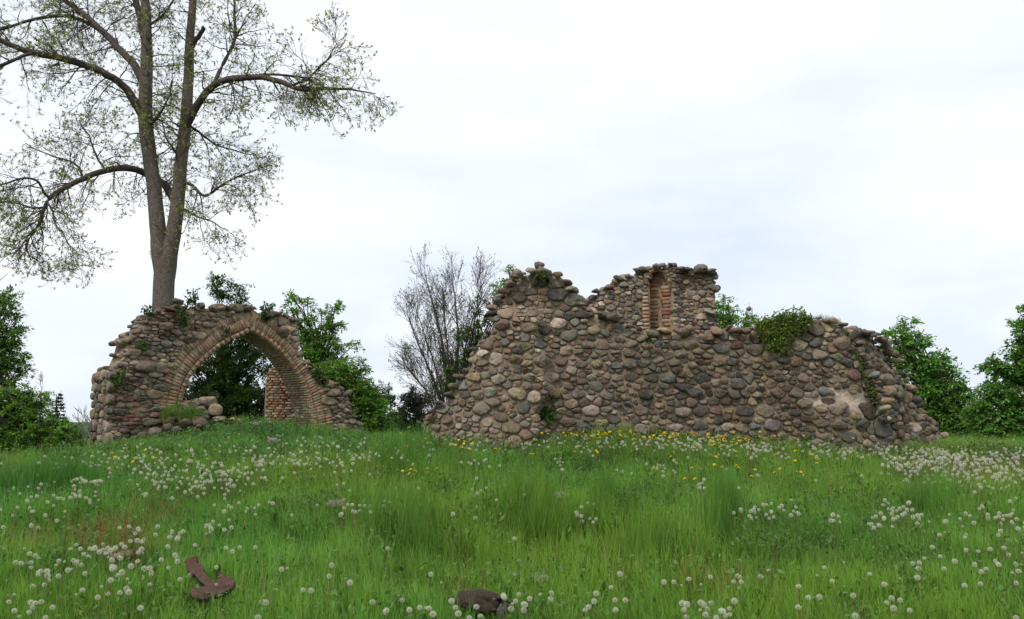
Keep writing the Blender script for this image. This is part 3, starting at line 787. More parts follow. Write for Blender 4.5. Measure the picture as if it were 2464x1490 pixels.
def smooth_line(pts, n):
    pts = np.asarray(pts, float)
    s = np.r_[0, np.cumsum(np.linalg.norm(np.diff(pts[:, :3], axis=0), axis=1))]
    q = np.linspace(0, s[-1], n)
    o = np.stack([np.interp(q, s, pts[:, k]) for k in range(pts.shape[1])], 1)
    for _ in range(2):
        o[1:-1] = 0.5 * o[1:-1] + 0.25 * (o[:-2] + o[2:])
    return o
def spawn(g, P, Rd, k, lmin, lmax, ang, droop, n=6, tmin=0.15, up=0.0, rfac=0.55, wob=0.18, out=None, rmin=0.004, taper=0.25, tipk=0.35):
    Nn, m, _ = P.shape
    idx = np.repeat(np.arange(Nn), k); M_ = len(idx)
    t = g.uniform(tmin, 1.0, M_) * (m - 1); i = np.minimum(t.astype(int), m - 2); f = (t - i)[:, None]
    p0 = P[idx, i] * (1 - f) + P[idx, i + 1] * f
    tan = P[idx, i + 1] - P[idx, i]; tan /= np.linalg.norm(tan, axis=1, keepdims=True) + 1e-9
    r0 = (Rd[idx, i] * (1 - f[:, 0]) + Rd[idx, i + 1] * f[:, 0]) * rfac
    v = g.normal(0, 1, (M_, 3)); v -= (v * tan).sum(1, keepdims=True) * tan; v /= np.linalg.norm(v, axis=1, keepdims=True)
    a = g.uniform(ang[0], ang[1], M_)[:, None]
    d = tan * np.cos(a) + v * np.sin(a)
    if out is not None: d = d + np.array(out)
    d /= np.linalg.norm(d, axis=1, keepdims=True)
    Ls = g.uniform(lmin, lmax, M_) * (1 - tipk * t / (m - 1))
    st = (Ls / (n - 1))[:, None]
    Q = np.zeros((M_, n, 3)); Q[:, 0] = p0
    for j in range(1, n):
        gdir = np.array([0, 0, -droop * (1 if j < n * 0.6 else -0.6) + up])
        d = d + gdir + g.normal(0, wob, (M_, 3)); d /= np.linalg.norm(d, axis=1, keepdims=True)
        Q[:, j] = Q[:, j - 1] + d * st
    rr = np.maximum(r0[:, None] * np.linspace(1, taper, n)[None], rmin)
    return Q, rr, d
def leaves_at(g, C, Dr, m, L, Wd, spread=0.8, colA=(0.1, 0.17, 0.04), cv=0.25, droop=0.0, flat=0.0):
    """m pointed leaves at every point C"""
    Nn = len(C) * m
    c = np.repeat(C, m, 0); d = np.repeat(Dr, m, 0) + g.normal(0, spread, (Nn, 3)) + np.array([0, 0, -droop])
    d /= np.linalg.norm(d, axis=1, keepdims=True)
    v = np.cross(d, g.normal(0, 1 - 0.55 * flat, (Nn, 3)) * np.array([0.5, 0.5, 1.0]) + np.array([0, 0, 2.0 * flat])); v /= np.linalg.norm(v, axis=1, keepdims=True) + 1e-9
    nn = np.cross(d, v)
    l = L * g.uniform(0.6, 1.3, Nn)[:, None]; w_ = Wd * g.uniform(0.7, 1.2, Nn)[:, None]
    c = c + g.normal(0, 0.01, (Nn, 3))
    V = np.stack([c, c + d * l * 0.5 + v * w_ / 2 + nn * l * 0.06, c + d * l - nn * l * 0.08, c + d * l * 0.5 - v * w_ / 2 + nn * l * 0.06], 1).reshape(-1, 3)
    Fq = np.arange(Nn * 4).reshape(-1, 4)
    col = np.repeat(np.asarray(colA)[None] * (1 + g.normal(0, cv, (Nn, 1))).clip(0.4, 1.8) * (1 + g.normal(0, 0.08, (Nn, 3))), 4, 0).clip(0.004, 1)
    return V, Fq, col

def big_tree():
    g = np.random.default_rng(2)
    Y0 = 29.0
    s = Y0 / F
    limbs = {
        'trunk': ([(392, 1060, 31, 0), (392, 900, 27, 0), (392, 740, 25, 0), (395, 660, 25, 0), (398, 615, 25, 0), (401, 590, 17, 0), (402, 580, 6, 0)], 14),
        'l': ([(393, 690, 20, 0), (388, 625, 21, 0), (381, 565, 20, 0), (375, 500, 18, 0), (368, 430, 17.5, 0), (357, 350, 17, -.1), (347, 290, 18, -.2), (350, 240, 16, -.3), (352, 180, 15, -.3), (354, 120, 14, -.3), (353, 60, 12, -.3), (348, 0, 11, -.4), (340, -120, 8, -.4), (335, -230, 3, -.4)], 12),
        'l2': ([(354, 125, 9, -.3), (342, 60, 9, -.1), (328, 10, 9, .2), (318, -60, 7, .4), (300, -170, 2, .6)], 8),
        'r': ([(396, 690, 20, 0), (406, 630, 21, 0), (417, 565, 18, 0), (426, 500, 17, .1), (432, 430, 16, .2), (440, 350, 15, .3), (447, 290, 15, .3), (452, 220, 13, .3), (455, 150, 12, .3), (457, 100, 11, .3), (461, 40, 10, .4), (464, 0, 9, .4), (470, -100, 6, .4), (480, -220, 2, .4)], 12),
        'stub': ([(462, 112, 7, .3), (478, 88, 6, .1), (491, 64, 5, -.1)], 8),
        'rl': ([(444, 312, 12, .3), (462, 275, 11, .1), (480, 245, 9, -.1), (505, 210, 8.5, -.4), (540, 192, 8, -.7), (580, 187, 8, -1), (630, 184, 7, -1.3), (670, 195, 6.5, -1.5), (720, 218, 5.5, -1.8), (790, 212, 4, -2.1), (840, 215, 2.5, -2.3), (905, 226, 1, -2.5)], 9),
        'rl2': ([(515, 203, 5, -.5), (530, 170, 5, -.3), (548, 130, 4.5, 0), (570, 95, 4, .2), (566, 50, 3.5, .4), (562, 0, 3, .6), (556, -80, 1.5, .8)], 7),
        'rl3': ([(610, 184, 3.5, -1.2), (650, 178, 3, -.8), (720, 185, 2.4, -.4), (780, 205, 1.4, 0)], 6),
        'rl4': ([(700, 208, 3, -1.7), (745, 190, 2.6, -2.2), (790, 140, 2, -2.6), (810, 105, 1, -2.8)], 6),
        'ul': ([(350, 285, 12, -.2), (320, 238, 10, -.5), (290, 197, 9, -.8), (250, 175, 9, -1.1), (200, 155, 8, -1.4), (150, 140, 8, -1.7), (100, 130, 7.5, -2), (60, 125, 7, -2.2), (30, 110, 6, -2.3), (0, 97, 6, -2.4), (-60, 70, 5, -2.6), (-160, 40, 2, -3)], 9),
        'ul2': ([(80, 129, 4.5, -2.1), (40, 140, 4, -2.4), (0, 162, 4, -2.6), (-70, 195, 2, -3)], 6),
        'tl': ([(352, 205, 12, -.3), (330, 165, 10, 0), (300, 130, 9, .3), (270, 100, 9, .6), (235, 65, 8, .8), (210, 40, 7.5, 1), (180, 20, 6.5, 1.2), (150, 0, 5.5, 1.3), (110, -50, 4, 1.5), (40, -130, 2, 1.8)], 9),
        'tl2': ([(262, 92, 5, .6), (215, 55, 5, 1.4), (170, 36, 5, 1.8), (130, 38, 5, 2.1), (90, 45, 4.5, 2.4), (40, 58, 4, 2.8), (0, 72, 4, 3), (-80, 90, 2, 3.4)], 7),
        'll': ([(424, 485, 11, .15), (410, 462, 10, .5), (395, 445, 9.5, .8), (375, 428, 9, .9), (345, 413, 9, .6), (300, 403, 8, .2), (270, 405, 7.5, -.1), (220, 420, 7, -.5), (180, 440, 6, -.8), (150, 455, 6, -1), (122, 472, 5.5, -1.2), (103, 500, 4.5, -1.4), (102, 530, 4, -1.5), (85, 555, 3.5, -1.6), (62, 580, 3, -1.7), (61, 602, 2, -1.7), (78, 628, 1, -1.8)], 8),
        'll2': ([(118, 475, 3.5, -1.2), (104, 467, 3, -1.4), (98, 442, 3, -1.6), (85, 430, 2.6, -1.8), (60, 428, 2.5, -2), (30, 437, 2.3, -2.2), (-30, 450, 1.5, -2.5)], 6),
        'll3': ([(104, 500, 3, -1.4), (82, 503, 2.6, -1), (50, 491, 2.3, -.6), (0, 485, 2.1, -.2), (-40, 486, 1, 0)], 6),
        'll4': ([(200, 430, 3, -.6), (190, 400, 2.8, -.3), (165, 385, 2.4, 0), (125, 378, 2, .3), (60, 345, 1, .6)], 6),
        'll5': ([(255, 410, 3, 0), (235, 385, 2.8, .3), (220, 340, 2.2, .6), (190, 290, 1.2, .9)], 6),
        'll6': ([(112, 485, 3, -1.3), (128, 510, 2.4, -1.8), (135, 545, 2, -2), (160, 575, 1.4, -2.2), (170, 600, .8, -2.3)], 6),
        'lr': ([(445, 438, 4.5, .2), (462, 441, 4.3, 0), (474, 453, 4, -.2), (487, 481, 3.6, -.4), (512, 462, 3, -.6), (540, 440, 2.4, -.8), (585, 420, 1.8, -1), (640, 400, .8, -1.2)], 6),
        'lr2': ([(452, 300, 4, .3), (480, 320, 3, .6), (520, 350, 2.4, 1), (570, 365, 1.8, 1.3), (620, 375, .8, 1.5)], 6),
        'lr3': ([(436, 500, 3, .2), (470, 520, 2.4, 0), (500, 530, 1.8, -.2), (550, 555, .8, -.4)], 6),
        'm1': ([(362, 300, 3.5, -.2), (385, 275, 3, -.6), (405, 240, 2.3, -1), (415, 190, 1.2, -1.4)], 6),
        'm2': ([(436, 380, 3.5, .3), (410, 350, 3, .8), (395, 320, 2.3, 1.2), (385, 270, 1.2, 1.5)], 6),
        'm3': ([(360, 60, 3.5, -.3), (390, 40, 3, -.7), (420, 0, 2.3, -1), (440, -60, 1.2, -1.3)], 6),
    }
    root = empty('tall_tree', at(392, 1060, Y0), 'tall bare grey tree forking into two stems behind the arch, with fresh leaf buds', 'tree')
    o0 = np.array(root.location)
    lines = {}
    for nm, (pts, sides) in limbs.items():
        q = np.array([np.r_[at(a, b_, Y0 + dy), rr * s] for a, b_, rr, dy in pts])
        n = 40 if nm in ('l', 'r', 'rl', 'ul', 'll', 'tl') else 18
        L = smooth_line(q, n)
        if nm not in ('trunk',):
            L[:, :3] += 0.02 * np.stack([[mnoise.noise((i * 0.45, len(nm) * 3.1, k * 5.0)) for i in range(n)] for k in range(3)], 1) * 2.2
        lines[nm] = L
        V, Fq = tubes(L[None, :, :3], L[None, :, 3], sides)
        o = obj('trunk' if nm == 'trunk' else 'limb', mesh_np('limb', V - o0, Fq, M_BARK, True, (0.135, 0.112, 0.092) if sides > 9 else (0.085, 0.068, 0.055)), root)
    br = Batch(); lf = Batch(); tips_all = []
    bc = (0.075, 0.06, 0.048)
    for nm, L in lines.items():
        if nm in ('trunk', 'stub'): continue
        P = L[None, :, :3]; Rd = L[None, :, 3]
        ln = np.linalg.norm(np.diff(L[:, :3], axis=0), axis=1).sum()
        main = nm in ('l', 'r')
        k1 = int(ln * (2.0 if main else 4.0)) + 2
        low = nm in ('ll', 'lr3', 'lr', 'll6')
        A, Ar, _ = spawn(g, P, np.minimum(Rd, 0.055), k1, 1.0, 2.3, (0.5, 1.2), 0.10 if not low else 0.14, 9, 0.12 if not main else 0.28, 0.035, 0.5, 0.15, rmin=0.007, tipk=0.62)
        B, Br, _ = spawn(g, A, Ar, 5, 0.5, 1.3, (0.4, 1.1), 0.14, 7, 0.12, 0.02, 0.6, 0.2, rmin=0.0055)
        Cc, Cr, cd = spawn(g, B, Br, 5, 0.22, 0.6, (0.3, 1.0), 0.12, 5, 0.2, 0.05, 0.7, 0.22, rmin=0.0042)
        for Q, q_, sd_ in ((A, Ar, 4), (B, Br, 3), (Cc, Cr, 3)):
            V, Fq = tubes(Q, q_, sd_); br.add(V, Fq, bc)
        tips = np.concatenate([Cc[:, -1], B[:, -1]]); dirs = np.concatenate([Cc[:, -1] - Cc[:, -2], B[:, -1] - B[:, -2]])
        dirs /= np.linalg.norm(dirs, axis=1, keepdims=True)
        keep = g.random(len(tips)) < 0.62
        V, Fq, cl = leaves_at(g, tips[keep], dirs[keep] * 0.6 + np.array([0, 0, 0.4]), 5, 0.095, 0.038, 0.55, (0.27, 0.32, 0.09), 0.3)
        lf.add(V, Fq, cl)
        # sprouts straight on the stems
        if main:
            kk = g.integers(5, 38, 60); pp = L[kk, :3] + g.normal(0, 0.12, (60, 3)); V, Fq, cl = leaves_at(g, pp, np.tile([0, 0, 1.0], (60, 1)), 4, 0.09, 0.035, 0.7, (0.14, 0.18, 0.04), 0.3); lf.add(V, Fq, cl)
    br.build('twigs', M_BARK, root, o0, True, 'stuff')
    lf.build('leaf_buds', M_LEAF, root, o0, False, 'stuff')
big_tree()

def leafy_tree(name, label, cat, Y, trunk_px, blobs, col, leaf=0.13, dens=1.0, depth=1.0, seed=0, trunk_r=0.14, group=None, clump=0.42, base_py=1075, cv=0.28, droop=0.12, stems=1, flat=0.75):
    """blobs: (px, py, rx, ry) ellipses of the crown as seen; each becomes a volume of leaf clumps"""
    g = np.random.default_rng(seed)
    b0 = at(trunk_px, base_py, Y); b0[2] = float(ground(b0[0], b0[1])) - 0.05
    root = empty(name, b0, label, cat, group)
    lf = Batch(); br = Batch(); s = Y / F
    allc = []
    for (px, py, rx, ry) in blobs:
        c = at(px, py, Y); a, b_ = rx * s, ry * s; dd = (a + b_) / 2 * depth
        n = max(4, int(dens * 2.6 * (a * b_ * dd) / clump ** 3) + int(dens * 4.5 * a * b_ / clump ** 2))
        v = g.normal(0, 1, (n, 3)); v /= np.linalg.norm(v, axis=1, keepdims=True)
        rr = g.uniform(0.25, 1.0, (n, 1)) ** 0.5
        cc = c + v * rr * np.array([a, dd, b_])
        allc.append(cc)
    cc = np.concatenate(allc)
    cc = cc[cc[:, 2] > ground(cc[:, 0], cc[:, 1]) + 0.1]
    n = len(cc)
    # leaves, on sprays that hang off each clump centre
    m = int(70 * (clump / 0.42) ** 2 * (0.13 / leaf) ** 2 * 0.9)
    dirs = g.normal(0, 1, (n * 5, 3)) * np.array([1, 1, 0.55]); dirs /= np.linalg.norm(dirs, axis=1, keepdims=True)
    st = np.repeat(cc, 5, 0)
    ln = clump * g.uniform(0.5, 1.15, (n * 5, 1))
    tt = g.uniform(0.15, 1.0, (n * 5, m // 5 + 1, 1))
    pts = st[:, None] + dirs[:, None] * ln[:, None] * tt + np.array([0, 0, -0.12]) * tt ** 2 + g.normal(0, clump * 0.13, (n * 5, m // 5 + 1, 3)) * np.array([1, 1, 0.5])
    dr = np.repeat(dirs, m // 5 + 1, 0)
    ctint = 1.5 * np.repeat(1 + g.normal(0, 0.16, (n * 5, 1)), m // 5 + 1, 0)
    V, Fq, cl = leaves_at(g, pts.reshape(-1, 3), dr, 1, leaf, leaf * 0.66, 0.5, col, cv, droop, flat)
    cl = cl * np.repeat(ctint, 4, 0).clip(0.5, 1.6)
    lf.add(V, Fq, cl.clip(0.004, 1))
    # sprays
    e = st + dirs * ln
    P = np.stack([st, (st + e) / 2 + np.array([0, 0, 0.03]), e], 1)
    V, Fq = tubes(P, np.tile([0.012, 0.009, 0.005], (len(P), 1)), 3); br.add(V, Fq, (0.07, 0.055, 0.04))
    # trunk and limbs to the clumps
    ct = cc.mean(0); tops = []
    for k in range(stems):
        top = ct + (np.array([0, 0, 0.3]) if stems == 1 else np.r_[g.normal(0, 0.6, 2), 0.2])
        tl = smooth_line(np.array([np.r_[b0 - [0, 0, 0.2], trunk_r * 1.2], np.r_[b0 * 0.6 + top * 0.4 + np.r_[g.normal(0, 0.1, 2), 0], trunk_r * 0.85], np.r_[top, trunk_r * 0.5]]), 12)
        V, Fq = tubes(tl[None, :, :3], tl[None, :, 3], 9)
        obj('trunk', mesh_np('trunk', V - b0, Fq, M_BARK, True, (0.10, 0.08, 0.065)), root)
        tops.append(tl)
    ok = g.random(n) < 0.7
    tgt = cc[ok]; nb = len(tgt)
    tl = tops[g.integers(len(tops))]
    zi = np.clip(((tgt[:, 2] - b0[2]) / max(tl[-1, 2] - b0[2], 0.1) * 8).astype(int) - 1, 3, 11)
    s0 = tl[zi, :3]; mid = (s0 + tgt) / 2 + g.normal(0, 0.12, (nb, 3)) + np.array([0, 0, 0.1])
    P = np.stack([s0, (s0 + mid) / 2 + g.normal(0, 0.05, (nb, 3)), mid, (mid + tgt) / 2 + g.normal(0, 0.05, (nb, 3)), tgt], 1)
    V, Fq = tubes(P, np.tile(np.linspace(0.04, 0.012, 5), (nb, 1)), 4); br.add(V, Fq, (0.08, 0.065, 0.05))
    br.build('branches', M_BARK, root, b0, True, 'stuff')
    lf.build('crown', M_LEAF, root, b0, False, 'stuff')
G1, G2, G3 = (0.085, 0.165, 0.026), (0.12, 0.235, 0.034), (0.055, 0.105, 0.022)
TR = 'leafy trees round the ruin'
leafy_tree('leafy_tree', 'tall dark leafy tree at the left edge, layered branches above the bush', 'tree', 33, -60, [(15, 715, 26, 18), (22, 780, 46, 30), (20, 850, 45, 40), (-50, 760, 70, 50), (10, 745, 40, 36), (25, 810, 38, 25), (0, 850, 60, 30), (30, 885, 42, 22), (-20, 920, 70, 30), (35, 925, 36, 18), (-90, 850, 80, 120)], G1, 0.105, 1.1, 0.8, 1, 0.2, TR)
leafy_tree('leafy_bush', 'broad dense green bush at the left edge below the dark tree', 'bush', 27, 10, [(0, 1010, 70, 85), (80, 1030, 70, 72), (140, 1060, 50, 52), (185, 1085, 30, 32), (-80, 1000, 80, 90), (60, 960, 60, 30)], (0.105, 0.21, 0.03), 0.09, 1.4, 0.9, 2, 0.08, None, 0.36, stems=3)
leafy_tree('leafy_tree', 'dark leafy tree filling the arch opening, its top above the arch', 'tree', 33, 520, [(545, 690, 34, 32), (575, 715, 32, 18), (520, 700, 18, 35), (560, 790, 90, 40), (520, 870, 90, 60), (600, 880, 80, 60), (540, 960, 110, 60), (620, 980, 80, 60), (450, 960, 60, 60), (560, 1020, 110, 35)], G3, 0.105, 1.0, 0.7, 3, 0.16, TR, 0.46, stems=2)
leafy_tree('leafy_tree', 'bright green tree with upswept branches just right of the arch', 'tree', 31, 740, [(700, 722, 14, 14), (722, 742, 26, 20), (760, 738, 28, 22), (800, 735, 20, 14), (760, 780, 50, 26), (815, 788, 34, 13), (770, 825, 60, 22), (825, 825, 35, 12), (750, 865, 55, 30), (800, 870, 40, 20), (735, 790, 36, 40), (780, 850, 60, 40)], G2, 0.11, 0.75, 0.75, 4, 0.12, TR, 0.34)
leafy_tree('leafy_bush', 'mid green bush rising behind the right foot of the arch', 'bush', 30, 850, [(800, 900, 55, 38), (850, 930, 55, 45), (870, 985, 60, 55), (810, 980, 50, 60), (850, 1040, 80, 30), (855, 880, 30, 20), (820, 940, 70, 50), (900, 1020, 50, 40)], (0.105, 0.215, 0.03), 0.10, 1.5, 0.8, 5, 0.07, None, 0.36, stems=3)
leafy_tree('leafy_bush', 'dark thin leafed bush between the arch bush and the long wall', 'bush', 34, 930, [(920, 945, 32, 24), (930, 985, 45, 35), (950, 1030, 45, 25), (900, 1020, 40, 35)], (0.042, 0.085, 0.022), 0.11, 0.9, 0.8, 6, 0.06, None, 0.34, stems=2)
leafy_tree('yew_tree', 'dark drooping evergreen at the left foot of the long wall', 'tree', 36, 1010, [(1010, 955, 45, 24), (985, 1000, 42, 34), (1030, 1000, 40, 30), (1000, 1035, 50, 25)], (0.02, 0.038, 0.014), 0.10, 1.2, 0.8, 7, 0.1, None, 0.34, droop=0.8)
leafy_tree('leafy_bush', 'green bush growing among the stems of the bare willow', 'bush', 31, 1110, [(1130, 800, 36, 30), (1150, 850, 35, 42), (1100, 880, 36, 34), (1075, 935, 34, 26), (1160, 750, 26, 40), (1120, 930, 40, 36), (1190, 715, 20, 24)], (0.055, 0.12, 0.025), 0.10, 0.6, 0.7, 8, 0.05, None, 0.3, stems=2)
leafy_tree('leafy_tree', 'small leafy treetop poking up left of the wall peak', 'tree', 30, 1235, [(1228, 648, 15, 16), (1222, 672, 20, 16), (1240, 690, 24, 20), (1205, 690, 16, 14), (1240, 760, 40, 50)], G2, 0.10, 0.8, 0.7, 9, 0.08, TR, 0.26)
leafy_tree('leafy_tree', 'leafy treetop right of the brick niche, in front of the mast', 'tree', 32, 1750, [(1735, 725, 14, 20), (1762, 740, 22, 14), (1740, 760, 36, 24), (1785, 765, 30, 16), (1770, 790, 50, 24), (1725, 780, 26, 40)], G2, 0.10, 1.0, 0.7, 10, 0.1, TR, 0.3)
leafy_tree('maple_tree', 'dense green maple sloping down behind the right wall end', 'tree', 30, 2200, [(2180, 790, 26, 24), (2145, 800, 22, 22), (2205, 830, 36, 30), (2160, 860, 46, 50), (2240, 880, 46, 40), (2275, 930, 48, 40), (2220, 950, 60, 60), (2310, 960, 32, 36), (2290, 1010, 60, 50), (2330, 1040, 50, 36), (2240, 1030, 50, 50), (2335, 995, 34, 40), (2320, 1060, 70, 20)], (0.10, 0.22, 0.032), 0.12, 1.6, 0.8, 11, 0.16, TR, 0.42, droop=0.35, flat=0.5)
leafy_tree('maple_tree', 'large dark green tree cut off by the right edge of the picture', 'tree', 26, 2480, [(2478, 745, 22, 20), (2495, 720, 24, 24), (2475, 790, 34, 40), (2455, 840, 44, 30), (2440, 890, 52, 34), (2395, 880, 26, 16), (2460, 950, 70, 60), (2380, 945, 34, 26), (2400, 1000, 70, 50), (2450, 1040, 80, 40), (2360, 1050, 60, 30), (2355, 985, 34, 36), (2400, 1065, 90, 20), (2540, 900, 80, 120)], (0.08, 0.185, 0.028), 0.12, 1.5, 0.8, 12, 0.2, TR, 0.42, droop=0.35, flat=0.5)
leafy_tree('leafy_tree', 'pale fresh green tree low on the skyline left of the arch', 'tree', 45, 190, [(185, 1045, 24, 26), (160, 1055, 24, 20), (205, 1065, 16, 18)], (0.09, 0.14, 0.04), 0.12, 0.8, 0.8, 13, 0.1, TR, 0.45)
def spruce():
    g = np.random.default_rng(6); Y = 44; s = Y / F
    tip = at(136, 948, Y); b0 = at(136, 1080, Y); b0[2] = float(ground(b0[0], b0[1]))
    root = empty('spruce_tree', b0, 'dark pointed spruce on the left skyline above the bush', 'tree')
    H = tip[2] - b0[2]
    V, Fq = tubes(np.array([[b0, (b0 + tip) / 2, tip]]), np.array([[0.14, 0.08, 0.01]]), 7)
    obj('trunk', mesh_np('trunk', V - b0, Fq, M_BARK, True, (0.07, 0.05, 0.04)), root)
    lf = Batch()
    for z in np.arange(0.25, H, 0.16):
        rad = (H - z) * 0.33 * g.uniform(0.75, 1.15)
        for k in range(9):
            a = g.uniform(0, 6.28); d = np.array([math.cos(a), math.sin(a), -0.25])
            n = max(3, int(rad * 16)); t_ = np.linspace(0.1, 1, n)[:, None]
            C = b0 + [0, 0, z] + d * rad * t_ + [0, 0, 0.18 * rad] * t_ ** 3
            V, Fq, cl = leaves_at(g, C, np.tile(d, (n, 1)), 3, 0.16, 0.05, 0.5, (0.016, 0.03, 0.016), 0.2, 0.4); lf.add(V, Fq, cl)
    lf.build('needles', M_LEAF, root, b0, False, 'stuff')
spruce()
def bare_tree(name, label, px, py, Y, stems, k, L2, seed, rmin=0.006, leafs=0.0, lv=3, col=(0.10, 0.085, 0.07)):
    g = np.random.default_rng(seed); s = Y / F
    b0 = at(px, py, Y); b0[2] = min(b0[2], float(ground(b0[0], b0[1])))
    root = empty(name, b0, label, 'tree')
    br = Batch(); lf = Batch()
    for pts in stems:
        q = np.array([np.r_[at(a, b_, Y + dy), rr * s * 0.75] for a, b_, rr, dy in pts]); q[0, :3] = b0 + g.normal(0, 0.1, 3) * [1, 1, 0]
        L = smooth_line(q, 16)
        L[1:, :3] += g.normal(0, 0.012, (15, 3))
        V, Fq = tubes(L[None, :, :3], L[None, :, 3], 7)
        obj('stem', mesh_np('stem', V - b0, Fq, M_BARK, True, col), root)
        P, Rd = L[None, :, :3], L[None, :, 3]
        A, Ar, _ = spawn(g, P, Rd, k, L2 * 0.5, L2, (0.3, 0.85), -0.02, 8, 0.1, 0.07, 0.4, 0.13, rmin=rmin * 1.3, tipk=0.35)
        B, Br, _ = spawn(g, A, Ar, 8, L2 * 0.22, L2 * 0.55, (0.3, 0.8), -0.01, 6, 0.1, 0.06, 0.6, 0.13, rmin=rmin)
        for Q, q_ in ((A, Ar), (B, Br)):
            V, Fq = tubes(Q, q_, 3); br.add(V, Fq, col)
        if lv > 2:
            Cc, Cr, _ = spawn(g, B, Br, 3, L2 * 0.1, L2 * 0.25, (0.3, 0.7), 0, 4, 0.2, 0.06, 0.7, 0.1, rmin=rmin * 0.8)
            V, Fq = tubes(Cc, Cr, 3); br.add(V, Fq, col)
            if leafs:
                m = g.random(len(Cc)) < leafs
                # young leaves mostly on the right-hand side, next to the wall
                V, Fq, cl = leaves_at(g, Cc[m, -1], np.tile([0, 0, 0.6], (m.sum(), 1)), 2, 0.07, 0.035, 0.8, (0.06, 0.10, 0.03), 0.3); lf.add(V, Fq, cl)
    br.build('twigs', M_BARK, root, b0, True, 'stuff')
    if lf.V: lf.build('leaf_buds', M_LEAF, root, b0, False, 'stuff')
bare_tree('bare_willow', 'bare many stemmed tree with fine upright twigs left of the long wall', 1085, 1070, 32,
          [[(1085, 1070, 6, 0), (1075, 900, 5, 0), (1060, 800, 4, 0), (1035, 710, 2.5, .3), (1022, 655, 1, .4)],
           [(1085, 1070, 5, 0), (1050, 930, 4, .5), (1015, 850, 3, 1), (992, 790, 2, 1.2), (985, 765, 1, 1.3)],
           [(1085, 1070, 4, 0), (1040, 960, 3, -.6), (1000, 910, 2, -1.2), (975, 880, 1, -1.5)],
           [(1090, 1070, 6, 0), (1100, 900, 5, .3), (1105, 800, 4, .5), (1095, 720, 2.5, .8), (1088, 660, 1, 1)],
           [(1090, 1070, 5, 0), (1120, 920, 4, -.5), (1135, 820, 3, -.8), (1150, 740, 2, -1), (1155, 690, 1, -1)],
           [(1090, 1070, 4, 0), (1110, 900, 3.5, 1), (1130, 780, 2.5, 1.5), (1170, 700, 1, 1.8)],
           [(1085, 1070, 4, 0), (1065, 940, 3, 1), (1030, 830, 2.2, 1.6), (1000, 740, 1, 2)],
           [(1088, 1070, 4, 0), (1080, 900, 3, -1), (1070, 780, 2.2, -1.4), (1065, 700, 1, -1.6)]], 26, 1.8, 21, 0.0048, 0.5, 3, (0.11, 0.088, 0.068))
bare_tree('bare_tree', 'tiny bare grey tree far off at the left corner of the arch wall', 215, 1085, 60,
          [[(215, 1085, 2, 0), (214, 1050, 1.5, 0), (210, 1015, .6, 0)], [(215, 1085, 1.6, 0), (222, 1050, 1, .5), (230, 1018, .5, 1)], [(215, 1085, 1.6, 0), (205, 1055, 1, -.5), (196, 1028, .5, -1)]], 7, 1.7, 22, 0.012, 0, 2, (0.22, 0.20, 0.18))
bare_tree('bare_tree', 'thin bare sapling tip standing above the left bush', 98, 1060, 40, [[(98, 1060, 1.5, 0), (99, 990, 1, 0), (101, 925, .4, 0)]], 9, 0.8, 23, 0.009, 0, 2, (0.13, 0.09, 0.07))
# pale twig screen coming in at the left edge
bare_tree('bare_tree', 'fine pale twigs hanging in at the left edge above the dark tree', -60, 1060, 38, [[(-60, 1060, 4, 0), (-55, 800, 3, 0), (-20, 690, 1.5, 0), (20, 655, .6, 0)], [(-60, 1060, 4, 0), (-60, 780, 3, .4), (-30, 660, 1.5, .6), (10, 620, .6, .8)]], 7, 1.6, 24, 0.007, 0, 3, (0.15, 0.13, 0.12))

